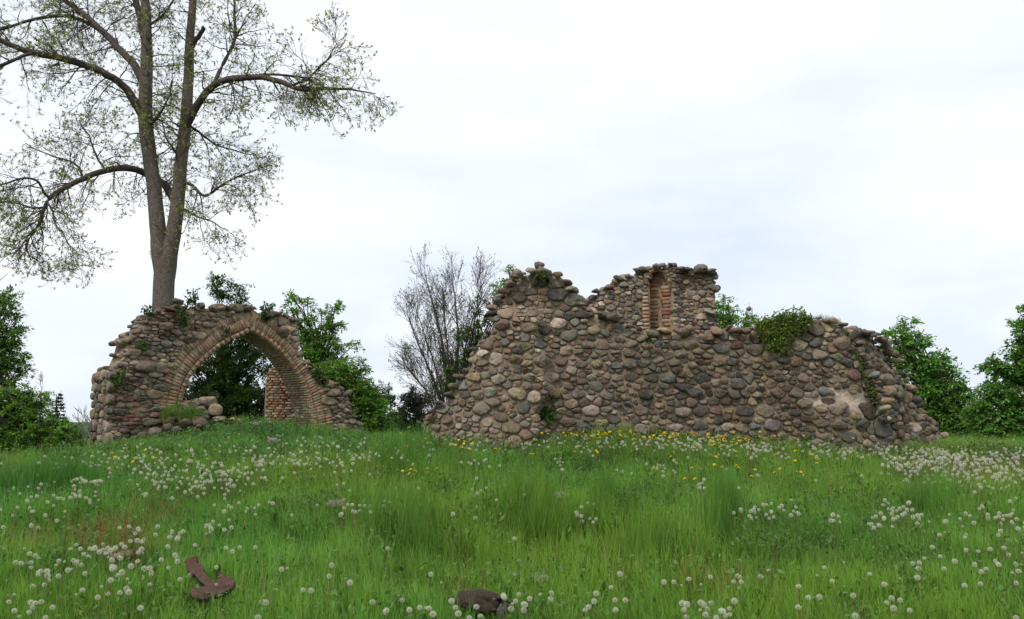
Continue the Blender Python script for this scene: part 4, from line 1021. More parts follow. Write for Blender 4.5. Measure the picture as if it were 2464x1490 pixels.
# ------------------------------------------------------------------ telecom mast far away
def mast():
    Y = 180; s = Y / F
    b0 = at(1812, 1015, Y); b0[2] = float(ground(b0[0], b0[1]))
    root = empty('telecom_mast', b0, 'distant lattice telecom mast with a round dish, above the tree by the niche', 'mast')
    col = (0.42, 0.42, 0.46)
    zt = at(1812, 742, Y)[2] - b0[2]; wd = 6 * s
    for sx, sy in ((-1, -1), (1, -1), (1, 1), (-1, 1)):
        V, Fq = tubes(np.array([[[sx * wd * 1.6, sy * wd * 1.6, 0], [sx * wd, sy * wd, zt]]]), np.array([[0.09, 0.07]]), 5); obj('leg', mesh_np('leg', V, Fq, M_METAL, True, col), root)
    b = Batch(); n = 22
    for i in range(n):
        z0, z1 = zt * i / n, zt * (i + 1) / n
        w0 = wd * (1.6 - 0.6 * i / n); w1 = wd * (1.6 - 0.6 * (i + 1) / n)
        for a, c_ in (((-1, -1), (1, -1)), ((1, -1), (1, 1)), ((1, 1), (-1, 1)), ((-1, 1), (-1, -1))):
            for p, q in ((((a[0] * w0, a[1] * w0, z0)), (c_[0] * w1, c_[1] * w1, z1)), ((a[0] * w1, a[1] * w1, z1), (c_[0] * w1, c_[1] * w1, z1))):
                V, Fq = tubes(np.array([[p, q]], float), np.array([[0.045, 0.045]]), 4); b.add(V, Fq, col)
    o = b.build('lattice_bracing', M_METAL, root, (0, 0, 0), True, 'stuff')
    V, Fq = tubes(np.array([[[0, 0, zt], [0, 0, zt + 14 * s]]]), np.array([[0.16, 0.05]]), 5); obj('antenna', mesh_np('antenna', V, Fq, M_METAL, True, (0.6, 0.6, 0.64)), root)
    def dish(x, z, r, cl):
        P = np.array([[[x, -0.9, z], [x, -1.0, z], [x, -1.35, z], [x, -1.5, z]]]); V, Fq = tubes(P, np.array([[0.1, r, r, r * 0.25]]), 14); obj('dish', mesh_np('dish', V, Fq, M_METAL, True, cl), root)
    dish(-4.5 * s, zt - 3 * s, 5.5 * s, (0.17, 0.15, 0.17)); dish(16 * s, zt - 27 * s, 5 * s, (0.6, 0.62, 0.68))
    V, Fq = tubes(np.array([[[0, -0.8, zt - 27 * s], [16 * s, -0.8, zt - 27 * s]]], float), np.array([[0.12, 0.12]]), 5); obj('bracket', mesh_np('bracket', V, Fq, M_METAL, True, col), root)
mast()

# ------------------------------------------------------------------ plants on the walls
def wall_plant(name, label, cat, fr, pts_px, n, col, leaf, spread=0.12, hang=0.0, stems=4, seed=0, D=0.0, group=None):
    g = np.random.default_rng(seed)
    cs = []
    for px, py in pts_px:
        u, z = fr.uz(px, py); cs.append(fr.P(u, z, D - 0.06))
    cs = np.array(cs); b0 = cs[0].copy()
    root = empty(name, b0, label, cat, group)
    k = len(cs); lf = Batch(); br = Batch()
    C = cs[g.integers(k, size=n)] + g.normal(0, spread, (n, 3)) * np.array([1, 0.5, 1.0])
    V, Fq, cl = leaves_at(g, C, np.tile([0, -0.6, 0.3], (n, 1)), 2, leaf, leaf * 0.7, 0.8, col, 0.3, hang); lf.add(V, Fq, cl)
    for _ in range(stems):
        a = cs[g.integers(k)] + g.normal(0, spread, 3) * [1, .2, 1]; b_ = cs[g.integers(k)] + g.normal(0, spread, 3) * [1, .2, 1]
        V, Fq = tubes(smooth_line(np.array([a, (a + b_) / 2 + g.normal(0, 0.04, 3), b_]), 5)[None], np.full((1, 5), 0.008), 4); br.add(V, Fq, (0.16, 0.12, 0.07))
    br.build('stems', M_BARK, root, b0, True, 'stuff'); lf.build('leaves', M_LEAF, root, b0, False, 'stuff')
fw, aw, rw = FW[0], AW[0], RW[0]
ivy_pts = [(1830, 782), (1850, 775), (1870, 768), (1890, 762), (1910, 760), (1930, 760), (1942, 772), (1925, 785), (1905, 780), (1885, 785), (1865, 795), (1850, 800), (1870, 815), (1860, 825), (1872, 836), (1885, 826), (1882, 810), (1840, 790), (1895, 800)]
wall_plant('ivy', 'thick ivy clump hanging over the top of the long wall', 'ivy', fw, ivy_pts, 1700, (0.18, 0.25, 0.05), 0.055, 0.065, 0.5, 26, 31, 0.10)
wall_plant('ivy', 'thin band of ivy running down the broken right end of the wall', 'ivy', fw, [(2040, 800), (2050, 825), (2065, 850), (2060, 875), (2080, 880), (2090, 905), (2100, 925), (2112, 945), (2030, 865), (2075, 860)], 620, (0.17, 0.24, 0.055), 0.045, 0.055, 0.5, 12, 32, 0.30)
wall_plant('wall_fern', 'green tuft growing from a joint low on the long wall', 'plant', fw, [(1312, 998), (1318, 990), (1322, 1003)], 90, (0.07, 0.14, 0.03), 0.09, 0.05, 0.5, 4, 33, 0.0)
wall_plant('wall_plant', 'small green weed in the wall face near the top centre', 'plant', fw, [(1560, 820)], 40, (0.06, 0.11, 0.03), 0.06, 0.04, 0.3, 3, 34, 0.0)
wall_plant('wall_plant', 'dry grass tuft on the wall peak under the top stone', 'plant', fw, [(1297, 668), (1312, 665)], 90, (0.12, 0.14, 0.05), 0.08, 0.04, 0.4, 3, 35, 0.05)
wall_plant('wall_plant', 'leafy weed growing on the brick patch at the arch shoulder', 'plant', aw, [(440, 760), (443, 775), (438, 748)], 160, (0.07, 0.12, 0.03), 0.07, 0.09, 0.3, 5, 36, 0.0)
wall_plant('wall_plant', 'leafy sprig on top of the arch wall beside the trunk', 'plant', aw, [(466, 722), (470, 712)], 90, (0.05, 0.10, 0.025), 0.08, 0.09, 0.0, 5, 37, 0.2)
wall_plant('wall_plant', 'small sprig left of the trunk on the arch wall shoulder', 'plant', aw, [(362, 748)], 50, (0.05, 0.10, 0.025), 0.07, 0.07, 0.0, 4, 38, 0.2)
wall_plant('wall_plant', 'round green weed in the notch right of the arch top', 'plant', aw, [(640, 755), (645, 765)], 120, (0.05, 0.10, 0.03), 0.07, 0.07, 0.3, 4, 39, 0.1)
wall_plant('wall_plant', 'green weed trailing on the right haunch of the arch', 'plant', aw, [(770, 905), (780, 915), (762, 895)], 190, (0.07, 0.13, 0.03), 0.08, 0.08, 0.4, 5, 40, 0.1)
wall_plant('wall_plant', 'grassy weed patch on the low left block of the arch wall', 'plant', aw, [(280, 918), (272, 925), (290, 905)], 150, (0.09, 0.15, 0.035), 0.08, 0.07, 0.2, 4, 41, 0.0)
wall_plant('wall_plant', 'small weed high on the left slope of the arch wall', 'plant', aw, [(345, 830)], 60, (0.09, 0.15, 0.035), 0.07, 0.06, 0.2, 4, 42, 0.0)
wall_plant('wall_plant', 'weed growing in the joint above the arch crown left side', 'plant', aw, [(548, 795), (540, 798)], 70, (0.06, 0.09, 0.03), 0.06, 0.06, 0.2, 4, 43, 0.0)
wall_plant('wall_plant', 'light green sprig above the right end of the arch top', 'plant', aw, [(655, 742), (650, 738), (668, 740)], 60, (0.07, 0.14, 0.03), 0.09, 0.05, 0.0, 4, 44, 0.4)

# ------------------------------------------------------------------ grass and flowers
def scatter(name, pts, rot, scl, idx, tint, protos, label=None):
    """one stuff object: a point per tuft, tufts placed by geometry nodes"""
    me = bpy.data.meshes.new(name)
    n = len(pts); me.vertices.add(n); me.vertices.foreach_set('co', np.asarray(pts, np.float32).ravel())
    for nm, typ, data in (('rot', 'FLOAT_VECTOR', rot), ('scl', 'FLOAT_VECTOR', scl), ('itint', 'FLOAT_VECTOR', tint)):
        a = me.attributes.new(nm, typ, 'POINT'); a.data.foreach_set('vector', np.asarray(data, np.float32).ravel())
    a = me.attributes.new('idx', 'INT', 'POINT'); a.data.foreach_set('value', np.asarray(idx, np.int32))
    o = obj(name, me); o['kind'] = 'stuff'
    if label: o['label'] = label
    cl = bpy.data.collections.new(name + '_tufts')
    for k, pm in enumerate(protos): cl.objects.link(bpy.data.objects.new('%s_tuft_%02d' % (name, k), pm))
    ng = bpy.data.node_groups.new(name, 'GeometryNodeTree')
    ng.interface.new_socket('Geometry', in_out='INPUT', socket_type='NodeSocketGeometry'); ng.interface.new_socket('Geometry', in_out='OUTPUT', socket_type='NodeSocketGeometry')
    gi, go = N(ng, 'NodeGroupInput'), N(ng, 'NodeGroupOutput')
    ip = N(ng, 'GeometryNodeInstanceOnPoints'); ci = N(ng, 'GeometryNodeCollectionInfo'); ci.inputs[0].default_value = cl; ci.inputs[1].default_value = True; ci.inputs[2].default_value = True
    ip.inputs['Pick Instance'].default_value = True
    def na(nm, dt):
        q = N(ng, 'GeometryNodeInputNamedAttribute', data_type=dt); q.inputs[0].default_value = nm; return q.outputs[0]
    ng.links.new(gi.outputs[0], ip.inputs['Points']); ng.links.new(ci.outputs[0], ip.inputs['Instance'])
    ng.links.new(na('idx', 'INT'), ip.inputs['Instance Index'])
    er = N(ng, 'FunctionNodeEulerToRotation'); ng.links.new(na('rot', 'FLOAT_VECTOR'), er.inputs[0]); ng.links.new(er.outputs[0], ip.inputs['Rotation'])
    ng.links.new(na('scl', 'FLOAT_VECTOR'), ip.inputs['Scale']); ng.links.new(ip.outputs[0], go.inputs[0])
    md = o.modifiers.new('scatter', 'NODES'); md.node_group = ng
    return o
def grass_proto(seed, blades, h, rad, lean, wd, colA, colB, n=4):
    g = np.random.default_rng(seed); b = Batch()
    for _ in range(blades):
        a = g.uniform(0, 6.28); r = rad * math.sqrt(g.random())
        p = np.array([math.cos(a) * r, math.sin(a) * r, -0.03]); hh = h * g.uniform(0.45, 1.1)
        d = g.normal(0, lean, 2); f = g.uniform(0, 3.14); sx = np.array([math.cos(f), math.sin(f), 0]) * wd * g.uniform(0.6, 1.2)
        t_ = np.linspace(0, 1, n)
        cl = []
        V = []
        for k, q in enumerate(t_):
            c = p + np.array([d[0] * q ** 2 * hh, d[1] * q ** 2 * hh, hh * q * (1 - 0.18 * q * np.hypot(*d) * 2)])
            w_ = (1 - q) ** 0.7 if k < n - 1 else 0.05
            V += [c - sx * w_ / 2, c + sx * w_ / 2]; cc = np.array(colA) * (1 - q) + np.array(colB) * q; cl += [cc, cc]
        Fq = [(2 * k, 2 * k + 1, 2 * k + 3, 2 * k + 2) for k in range(n - 1)]
        b.add(np.array(V), Fq, np.array(cl) * g.uniform(0.75, 1.25))
    return mesh_np('grass_tuft', np.concatenate(b.V), np.concatenate(b.F), M_GRASS, False, np.concatenate(b.C))
GA, GB = (0.06, 0.135, 0.016), (0.15, 0.31, 0.048)
def weed_proto(seed, leaves, rad, h, colA, L=0.09):
    g = np.random.default_rng(seed); b = Batch()
    C = np.stack([g.normal(0, rad, leaves), g.normal(0, rad, leaves), g.uniform(0.0, h, leaves)], 1)
    V, Fq, cl = leaves_at(g, C, np.tile([0, 0, 0.4], (leaves, 1)), 1, L, L * 0.5, 0.8, colA, 0.25)
    return mesh_np('weed', V, Fq, M_GRASS, False, cl)
protos = [grass_proto(1, 34, 0.30, 0.10, 0.20, 0.007, GA, GB), grass_proto(2, 34, 0.36, 0.09, 0.14, 0.006, GA, GB), grass_proto(3, 30, 0.24, 0.12, 0.40, 0.008, GA, (0.12, 0.23, 0.04)),
          grass_proto(4, 60, 0.46, 0.11, 0.10, 0.006, (0.045, 0.11, 0.018), (0.10, 0.225, 0.035)), grass_proto(5, 26, 0.18, 0.13, 0.5, 0.009, GA, GB),
          grass_proto(6, 12, 0.34, 0.12, 0.25, 0.005, (0.10, 0.11, 0.04), (0.26, 0.24, 0.10)), weed_proto(7, 34, 0.08, 0.16, (0.08, 0.16, 0.03), 0.07), weed_proto(8, 40, 0.10, 0.26, (0.075, 0.15, 0.035), 0.05)]
def lowfreq(x, y, f, sd):
    return (np.sin(f * x * 1.0 + sd + 1.3 * np.sin(f * 0.7 * y + sd)) * np.cos(f * 0.9 * y - sd * 1.7 + 1.1 * np.sin(f * 0.8 * x)) + 0.5 * np.sin(f * 2.3 * x + 2 * sd) * np.sin(f * 2.1 * y + sd)) / 1.5
def meadow():
    g = np.random.default_rng(17)
    pts = []
    for (y0, y1, dens) in ((2.5, 6.0, 18), (6.0, 9.0, 95), (9.0, 13, 70), (13, 19, 46), (19, 28, 20), (28, 48, 4.5)):
        hw = 0.66 * y1 + 1.5 + 3.5 * (y1 > 8)
        n = int(dens * (y1 - y0) * 2 * hw)
        pts.append(np.stack([g.uniform(-hw, hw, n), g.uniform(y0, y1, n)], 1))
    P = np.concatenate(pts); x, y = P[:, 0], P[:, 1]
    # keep the footprints of the walls free
    keep = np.ones(len(P), bool)
    for fr, T in ((FW[0], 1.0), (RW[0], 0.9), (AW[0], 1.0)):
        d = P - fr.A; u = d @ fr.U; dep = -(d @ fr.Nn)
        m = (u > -0.1) & (dep > 0.02) & (dep < T)
        if fr is AW[0]: m &= (u < 6.0) & ~((u > 1.9) & (u < 5.3))
        elif fr is FW[0]: m &= (u < 9.8) & (u > 1.0)
        else: m &= (u < 5.2)
        keep &= ~m
    P = P[keep]; x, y = P[:, 0], P[:, 1]; n = len(P)
    z = ground(x, y)
    a = lowfreq(x, y, 0.9, 1.0); b = lowfreq(x, y, 2.3, 4.0); c = lowfreq(x, y, 0.45, 2.2)
    pr = project(np.stack([x, y, z + 0.2], 1))
    idx = g.choice([0, 1, 2, 4], n, p=[0.36, 0.32, 0.2, 0.12])
    idx = np.where(g.random(n) < 0.08, 5, idx)
    # weeds on the mound and by the walls
    wd = np.exp(-(((x + 6.5) / 4) ** 2 + ((y - 20.5) / 2.4) ** 2)) * 0.6 + 0.45 * sst(14.3, 15.6, y) * (y < 17) + 0.10
    wm = g.random(n) < wd
    idx = np.where(wm, g.choice([6, 7], n), idx)
    sc = 1.0 + 0.28 * a + 0.22 * b + g.normal(0, 0.12, n)
    lean = np.zeros((n, 2)) + g.normal(0, 0.1, (n, 2))
    tint = np.ones((n, 3)) * (1.30 + 0.12 * a + 0.16 * b + g.normal(0, 0.13, n))[:, None]
    tint *= 1 + np.stack([0.25 * c + 0.08 * b, 0.04 * c, -0.15 * c], 1)
    # tall dark stands, as seen in the middle of the meadow
    for (px, py, rx, ry, s_) in ((1740, 1240, 30, 60, 1.45), (1455, 1220, 34, 50, 1.3), (1240, 1205, 35, 35, 1.2), (1010, 1260, 50, 40, 1.25), (910, 1245, 20, 30, 1.2), (1100, 1290, 90, 50, 1.15), (1330, 1240, 70, 40, 1.25), (1000, 1100, 80, 30, 1.2), (2240, 1205, 60, 30, 1.2),
                                 (1950, 1290, 60, 30, 1.1), (1560, 1300, 60, 40, 1.2), (150, 1140, 90, 22, 1.3), (60, 1150, 60, 20, 1.3), (1650, 1110, 200, 20, 1.15), (2120, 1340, 200, 25, 0.7), (1850, 1330, 80, 20, 0.8)):
        k = np.exp(-(((pr[:, 0] - px) / rx) ** 2 + ((pr[:, 1] - py) / ry) ** 2))
        m = (g.random(n) < k * 0.9) & (k > 0.25)
        if s_ >= 1.2: idx = np.where(m, 3, idx)
        sc = sc * (1 + (s_ - 1) * k); tint *= (1 - 0.16 * k)[:, None]
    # yellower, thinner grass in the dandelion field on the right
    k = sst(2120, 2250, pr[:, 0]) * sst(1190, 1130, pr[:, 1]) * (pr[:, 1] > 1060)
    tint *= 1 + np.stack([0.45 * k, 0.0 * k, 0 * k], 1); sc *= 1 - 0.15 * k
    # lying, pale grass next to the slab stone
    k = np.exp(-(((pr[:, 0] - 1390) / 40) ** 2 + ((pr[:, 1] - 1200) / 30) ** 2)); tint *= 1 + np.stack([0.5 * k, 0.35 * k, 0.2 * k], 1)
    # grass pressed down round the cross, the lump and the stones
    for (px, py, rx, ry) in ((505, 1425, 55, 42), (1180, 1470, 60, 35), (1345, 1215, 26, 20), (1300, 1402, 18, 16), (290, 1350, 35, 16), (655, 1075, 20, 12), (690, 1095, 24, 12)):
        k = np.exp(-(((pr[:, 0] - px) / rx) ** 2 + ((pr[:, 1] - py) / ry) ** 2)); sc *= 1 - 0.55 * k
    # brownish haze of sorrel at the left
    k = 0
    for (px, py, rx, ry) in ((380, 1215, 60, 22), (250, 1275, 110, 26), (70, 1290, 80, 22), (300, 1310, 70, 20)):
        k = np.maximum(k, np.exp(-(((pr[:, 0] - px) / rx) ** 2 + ((pr[:, 1] - py) / ry) ** 2)))
    tint *= 1 + np.stack([0.30 * k, -0.10 * k, 0.1 * k], 1)
    sorrel = k
    sc = sc.clip(0.45, 1.9) * np.where(y > 19, 0.85, 1) * np.where((y > 15.1) & (y < 16.3), g.uniform(0.8, 1.5, n), 1)
    rot = np.stack([lean[:, 0], lean[:, 1], g.uniform(0, 6.28, n)], 1)
    scl = np.stack([np.ones(n) * 1.1, np.ones(n) * 1.1, sc], 1) * g.uniform(0.9, 1.1, (n, 1))
    scatter('meadow_grass', np.stack([x, y, z], 1), rot, scl, idx, tint.clip(0.3, 2.2), protos, 'long green meadow grass covering the slope')
    # reddish sorrel spikes
    m = g.random(n) < sorrel * 0.22
    m |= (np.exp(-(((pr[:, 0] - 1720) / 60) ** 2 + ((pr[:, 1] - 1400) / 25) ** 2)) > g.random(n) * 3) | (np.exp(-(((pr[:, 0] - 1128) / 8) ** 2 + ((pr[:, 1] - 1430) / 20) ** 2)) > g.random(n) * 2)
    sp = grass_proto(20, 8, 0.48, 0.10, 0.16, 0.011, (0.14, 0.07, 0.03), (0.34, 0.09, 0.05), 5)
    if m.any(): scatter('red_sorrel', np.stack([x, y, z], 1)[m], rot[m], scl[m] * [1, 1, 1.0], np.zeros(m.sum()), np.ones((m.sum(), 3)), [sp], 'thin reddish sorrel spikes among the grass')
    # tufts on top of the walls
    Q = []; 
    for (fr, zt, px0, px1, k_, dd) in ((FW[0], FW[1], 1955, 2035, 34, 0.2), (FW[0], FW[1], 1255, 1340, 5, 0.3), (AW[0], AW[1], 262, 300, 6, 0.2), (AW[0], AW[1], 380, 560, 5, 0.3)):
        for _ in range(k_):
            u = fr.uz(g.uniform(px0, px1), 800)[0]; Q.append(fr.P(u, float(zt(u)) - 0.02, dd + g.uniform(-0.1, 0.3)))
    Q = np.array(Q); n = len(Q)
    cc = crop(250, 800, 2.738)
    H = np.array([at(*cc([(min(max(g.normal(770, 75), 640), 930), g.normal(1165, 40))])[0], g.uniform(20.6, 21.6)) for _ in range(150)]); m_ = len(H)
    scatter('heap_grass', H, np.stack([g.normal(0, .3, m_), g.normal(0, .3, m_), g.uniform(0, 6, m_)], 1), np.ones((m_, 3)) * g.uniform(0.35, 1.0, (m_, 1)), g.choice([0, 2, 6], m_), np.ones((m_, 3)) * [1.25, 1.05, 1.0], protos, 'long grass growing over the rubble heap')
    scatter('wall_top_grass', Q, np.stack([g.normal(0, .15, n), g.normal(0, .15, n), g.uniform(0, 6, n)], 1), np.ones((n, 3)) * g.uniform(0.25, 0.5, (n, 1)), g.choice([0, 2, 5], n), np.ones((n, 3)) * [1.5, 1.2, 1.2], protos, 'thin dry grass on the tops of the ruined walls')
meadow()

# --- flowers
def head_mesh():
    g = np.random.default_rng(1); b = Batch()
    n = 96; i = np.arange(n) + 0.5; ph = np.arccos(1 - 2 * i / n); th = math.pi * (1 + 5 ** 0.5) * i
    d = np.stack([np.cos(th) * np.sin(ph), np.sin(th) * np.sin(ph), np.cos(ph)], 1)
    ref = np.cross(d, [0.3, 0.2, 0.9]); ref /= np.linalg.norm(ref, axis=1, keepdims=True); r2 = np.cross(d, ref)
    c = d * 0.0215 * g.uniform(0.93, 1.05, (n, 1)); s = 0.0031
    V = np.stack([c + ref * s, c + r2 * s + d * 0.001, c - ref * s, c - r2 * s + d * 0.001], 1).reshape(-1, 3)
    b.add(V, np.arange(n * 4).reshape(-1, 4), (0.80, 0.78, 0.71))
    # fine stalks of the seeds
    P = np.stack([d * 0.004, d * 0.0205], 1); V, Fq = tubes(P[::2], np.full((n // 2 + n % 2, 2), 0.0003), 3); b.add(V, Fq, (0.35, 0.32, 0.25))
    ck = np.arange(6) / 5; V, Fq = tubes(np.array([[[0, 0, -0.008], [0, 0, -0.004], [0, 0, 0], [0, 0, 0.004], [0, 0, 0.006]]]), np.array([[0.001, 0.005, 0.006, 0.005, 0.001]]), 8); b.add(V, Fq, (0.16, 0.12, 0.07))
    return mesh_np('seed_head', np.concatenate(b.V), np.concatenate(b.F), M_FLUFF, False, np.concatenate(b.C))
def yellow_mesh():
    b = Batch(); g = np.random.default_rng(2)
    for r, z, k in ((0.020, 0.002, 20), (0.014, 0.006, 16), (0.008, 0.009, 10)):
        for j in range(k):
            a = j / k * 6.283 + g.normal(0, 0.05); d = np.array([math.cos(a), math.sin(a), 0]); t_ = np.array([-d[1], d[0], 0]); w_ = 0.0035
            b.add(np.array([[0, 0, z - 0.004], d * r * 0.6 + t_ * w_ + [0, 0, z + .001], d * r + [0, 0, z - .001], d * r * 0.6 - t_ * w_ + [0, 0, z + .001]]), [(0, 1, 2, 3)], (0.88, 0.66, 0.01))
    V, Fq = tubes(np.array([[[0, 0, -0.012], [0, 0, -0.006], [0, 0, 0.0]]]), np.array([[0.002, 0.007, 0.008]]), 7); b.add(V, Fq, (0.08, 0.14, 0.04))
    return mesh_np('flower_head', np.concatenate(b.V), np.concatenate(b.F), M_LEAF, False, np.concatenate(b.C))
HEAD, YEL = head_mesh(), yellow_mesh()
def stem_mesh(h, bend, r=0.0022, col=(0.20, 0.22, 0.09)):
    t_ = np.linspace(0, 1, 5)[:, None]
    P = np.concatenate([bend * t_ ** 2, 0 * t_, h * t_], 1)
    V, Fq = tubes(P[None], np.full((1, 5), r), 4)
    return mesh_np('stem', V, Fq, M_LEAF, True, col)
STEMS = [(h, bd, stem_mesh(h, bd)) for h in (0.24, 0.30, 0.36) for bd in (0.0, 0.03, 0.07)]
WH = [(300, 1110, 110, 22, 60), (420, 1125, 90, 22, 45), (480, 1150, 110, 14, 70), (560, 1135, 90, 14, 45), (650, 1075, 90, 26, 50), (730, 1105, 110, 12, 60), (560, 1090, 110, 26, 30), (210, 1160, 26, 10, 24), (820, 1072, 60, 14, 30), (450, 1182, 100, 14, 26), (190, 1192, 60, 12, 16), (840, 1130, 30, 20, 10),
      (590, 1222, 40, 8, 12), (515, 1268, 26, 8, 11), (50, 1205, 60, 20, 16), (60, 1245, 80, 22, 14), (380, 1285, 60, 10, 13), (390, 1305, 60, 14, 8), (265, 1318, 55, 10, 18), (170, 1345, 90, 30, 26), (310, 1365, 70, 35, 26), (60, 1400, 55, 45, 16), (180, 1425, 80, 20, 8), (430, 1370, 70, 25, 9), (860, 1232, 35, 10, 12),
      (1160, 1113, 40, 7, 9), (1170, 1178, 26, 16, 9), (1345, 1110, 14, 12, 8), (1410, 1248, 18, 14, 9), (1280, 1068, 180, 8, 60), (1560, 1066, 110, 10, 90), (1700, 1072, 60, 10, 30), (1800, 1078, 50, 12, 44), (1900, 1082, 100, 12, 60), (2070, 1085, 70, 14, 40), (2150, 1122, 26, 5, 7), (1590, 1122, 24, 7, 11), (1690, 1166, 12, 9, 7),
      (1850, 1228, 60, 12, 30), (2005, 1250, 12, 8, 6), (2125, 1256, 26, 10, 14), (2160, 1222, 26, 8, 14), (2180, 1240, 26, 6, 8), (2280, 1250, 50, 16, 9), (2400, 1240, 60, 12, 20), (2435, 1270, 26, 16, 12), (2300, 1300, 60, 30, 10), (2400, 1350, 60, 30, 16), (2260, 1360, 50, 14, 6), (1700, 1462, 50, 14, 11), (1800, 1385, 50, 10, 6), (1680, 1405, 60, 14, 5),
      (2060, 1450, 120, 20, 6), (1030, 1462, 90, 14, 9), (1265, 1440, 50, 14, 9), (1480, 1430, 60, 14, 5), (1190, 1460, 90, 18, 3), (960, 1215, 120, 30, 8), (1000, 1085, 60, 12, 14), (900, 1100, 60, 16, 16), (1230, 1250, 260, 110, 12), (1900, 1400, 300, 60, 14), (480, 1420, 260, 50, 10), (700, 1300, 150, 60, 10), (40, 1470, 60, 20, 4),
      (2330, 1100, 150, 14, 260), (2330, 1130, 130, 18, 170), (2250, 1110, 70, 18, 80), (2420, 1150, 60, 18, 30), (2300, 1170, 80, 14, 10), (100, 1120, 80, 10, 8), (1750, 1110, 250, 30, 20), (340, 1075, 40, 10, 6), (2180, 1085, 60, 7, 40)]
EX = [(338, 1463), (630, 1448), (640, 1450), (842, 1402), (1062, 1402), (928, 1472), (985, 1468), (1010, 1462), (1096, 1462), (1230, 1465), (1215, 1440), (1430, 1447), (1480, 1444), (1945, 1438), (1972, 1437), (2058, 1482), (2150, 1464), (2002, 1398), (1740, 1472), (1755, 1465), (1745, 1482), (1693, 1455), (1702, 1466), (2031, 1353), (1300, 1430), (1325, 1440), (1262, 1455), (1175, 1378), (1037, 1382)]
YE = [(1400, 1046, 60, 5, 16), (1560, 1048, 60, 7, 22), (1480, 1044, 100, 5, 18), (1750, 1060, 40, 10, 30), (1700, 1050, 60, 6, 10), (1880, 1048, 60, 6, 8), (990, 1035, 34, 10, 10), (1050, 1066, 50, 8, 12), (1640, 1125, 60, 16, 8), (1800, 1110, 120, 20, 10), (1010, 1135, 30, 8, 6), (1120, 1070, 60, 10, 6), (1840, 1138, 60, 10, 5), (1250, 1090, 120, 12, 6), (340, 1100, 60, 10, 4), (1720, 1075, 100, 8, 10)]
def clear(P):
    for fr, T, u1 in ((FW[0], 1.1, 9.9), (RW[0], 1.0, 5.3), (AW[0], 1.0, 7.5)):
        d = P[:2] - fr.A; u = d @ fr.U; dep = -(d @ fr.Nn)
        if -0.1 < u < u1 and -0.03 < dep < T: return False
    return True
def place(specs, extra, seed, h0):
    g = np.random.default_rng(seed); out_ = []
    L = [(px, py) for px, py in extra]
    for (cx, cy, rx, ry, n) in specs:
        for _ in range(n):
            k_ = 1.7 if n < 15 else 1.5
            L.append((cx + g.uniform(-1, 1) * rx * g.uniform(0.55, 1.1) * k_, cy + g.normal(0, 0.6) * ry * k_))
    for px, py in L:
        si = int(g.integers(len(STEMS))); h = STEMS[si][0] * g.uniform(0.9, 1.12) * h0
        P = on_ground(px, min(py, 1487), h)
        if P[1] > 45: continue
        if not clear(P) or (1010 < px < 2150 and P[1] > 15.75):
            if not 1010 < px < 2150: continue
            Pn = at(px, py, g.uniform(14.3, 15.75)); h = Pn[2] - float(ground(Pn[0], Pn[1]))
            if not 0.12 < h < 0.60: continue
            P = Pn
        out_.append((P, si, h, g.uniform(0, 6.28), px, py))
    return out_
LM = [(120, 'by the left edge'), (260, 'below the left bush'), (420, 'below the arch wall block'), (560, 'below the arch boulders'), (700, 'below the arch opening'), (880, 'below the right arch foot'), (1020, 'below the gap between ruins'),
      (1180, 'below the wall ramp'), (1400, 'below the wall peak'), (1560, 'below the wall saddle'), (1720, 'below the brick niche'), (1950, 'below the ivy'), (2160, "below the wall's right corner"), (2340, 'below the maple'), (9999, 'by the right edge')]
_u = 'first second third fourth fifth sixth seventh eighth ninth tenth eleventh twelfth thirteenth fourteenth fifteenth sixteenth seventeenth eighteenth nineteenth'.split()
ORD = ['leftmost'] + [q + ' from left' for q in _u[1:]] + ['twentieth from left'] + ['twenty-' + q + ' from left' for q in _u[:9]] + ['thirtieth from left'] + ['thirty-' + q + ' from left' for q in _u[:9]] + ['fortieth from left']
def zone(px, py):
    hz = [n for lim, n in LM if px < lim][0]
    vt = 'bottom edge' if py > 1440 else 'near grass' if py > 1380 else 'lower meadow' if py > 1310 else 'middle meadow' if py > 1230 else 'upper middle meadow' if py > 1160 else 'upper meadow' if py > 1100 else 'wall foot'
    return vt + ' ' + hz
def labels(items, what):
    out_ = [None] * len(items); z = {}
    for i, q in enumerate(items): z.setdefault(zone(q[4], q[5]), []).append(i)
    for k, ids in z.items():
        ids.sort(key=lambda i: items[i][4])
        for j, i in enumerate(ids):
            out_[i] = '%s, %s at the %s' % (what, 'alone' if len(ids) == 1 else ORD[j] if j < len(ORD) else 'farther right', k)
    return out_
GRP = 'white dandelion clocks in the meadow'
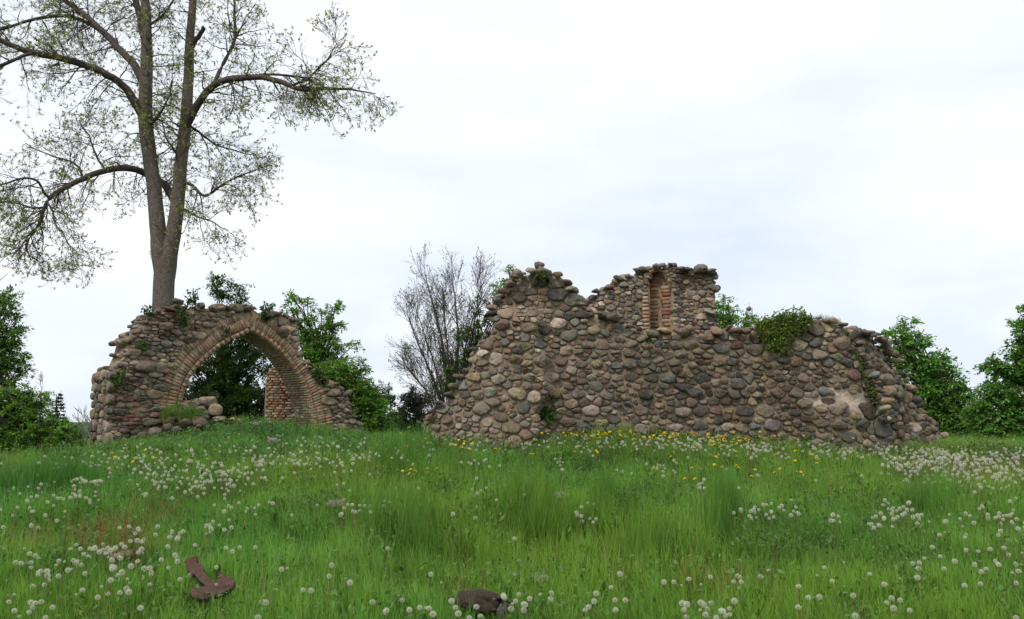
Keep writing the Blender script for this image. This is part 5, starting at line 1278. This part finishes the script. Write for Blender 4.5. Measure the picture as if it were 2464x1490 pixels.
def flowers():
    W = place(WH, EX, 5, 1.0)
    W.sort(key=lambda q: q[0][1])
    near, far = W[:300], W[300:]
    for (P, si, h, rz, px, py), lab in zip(near, labels(near, 'white dandelion clock')):
        H0, bd, sm = STEMS[si]; k = h / H0
        b0 = np.array([P[0] - bd * math.cos(rz), P[1] - bd * math.sin(rz), P[2] - h])
        r = empty('dandelion_clock', b0, lab, 'dandelion', GRP); r.rotation_euler = (0, 0, rz)
        s_ = obj('stem', sm, r); s_.scale = (1, 1, k)
        hd = obj('seed_head', HEAD, r, (bd, 0, h)); q = 0.78 + 0.3 * rnd.random() if rnd.random() < 0.85 else 0.5; hd.scale = (q, q, q * rnd.uniform(0.8, 1.0)); hd.rotation_euler = (rnd.uniform(-.3, .3), rnd.uniform(-.3, .3), 0)
    g = np.random.default_rng(3); n = len(far)
    P = np.array([f[0] for f in far]); hs = np.array([f[2] for f in far])
    scatter('dandelion_clocks', P, np.stack([g.normal(0, .3, n), g.normal(0, .3, n), g.uniform(0, 6, n)], 1), np.ones((n, 3)) * g.uniform(0.65, 1.05, (n, 1)), np.zeros(n), np.ones((n, 3)), [HEAD], 'many small white dandelion clocks farther up the meadow')
    B = P.copy(); B[:, 2] -= hs
    scatter('dandelion_stems', B, np.zeros((n, 3)), np.stack([np.ones(n), np.ones(n), hs / 0.30], 1), np.zeros(n), np.ones((n, 3)), [stem_mesh(0.30, 0.0, 0.0028)], 'pale stems of the far dandelion clocks')
    YL = place(YE, [], 6, 1.05)
    for (P, si, h, rz, px, py), lab in zip(YL, labels(YL, 'yellow dandelion')):
        H0, bd, sm = STEMS[si]; k = h / H0
        b0 = np.array([P[0] - bd * math.cos(rz), P[1] - bd * math.sin(rz), P[2] - h])
        r = empty('yellow_dandelion', b0, lab, 'dandelion', 'yellow dandelions by the wall'); r.rotation_euler = (0, 0, rz)
        s_ = obj('stem', sm, r); s_.scale = (1, 1, k)
        hd = obj('flower_head', YEL, r, (bd, 0, h)); hd.scale = (1.25, 1.25, 1.25); hd.rotation_euler = (rnd.uniform(0, .9) * math.cos(rz), rnd.uniform(-.6, .6), 0)
flowers()
def cow_parsley(px, py, h, label, seed):
    g = np.random.default_rng(seed); P = on_ground(px, py, 0.0)
    r = empty('cow_parsley', P, label, 'plant', 'white flowered weeds before the arch')
    br = Batch(); fl = Batch()
    for _ in range(9):
        e = np.array([g.normal(0, 0.13), g.normal(0, 0.1), h * g.uniform(0.65, 1.05)])
        L = smooth_line(np.array([[0, 0, -0.02], [e[0] * 0.3, e[1] * 0.3, e[2] * 0.55], e]), 5); V, Fq = tubes(L[None], np.full((1, 5), 0.004), 4); br.add(V, Fq, (0.10, 0.15, 0.05))
        C = e + g.normal(0, 0.02, (16, 3)) * [1.2, 1.2, 0.3]; V, Fq, cl = leaves_at(g, C, np.tile([0, 0, 1.0], (16, 1)), 1, 0.016, 0.014, 0.8, (0.62, 0.62, 0.5), 0.1); fl.add(V, Fq, cl)
    br.build('stems', M_LEAF, r, (0, 0, 0)); fl.build('blossoms', M_LEAF, r, (0, 0, 0), False)
cow_parsley(737, 1040, 0.72, 'tall white flowered weed before the right jamb of the arch', 1)
cow_parsley(712, 1045, 0.55, 'shorter white flowered weed left of the taller one at the arch', 2)
cow_parsley(625, 1045, 0.35, 'small white flowered weed in the middle of the arch opening', 3)
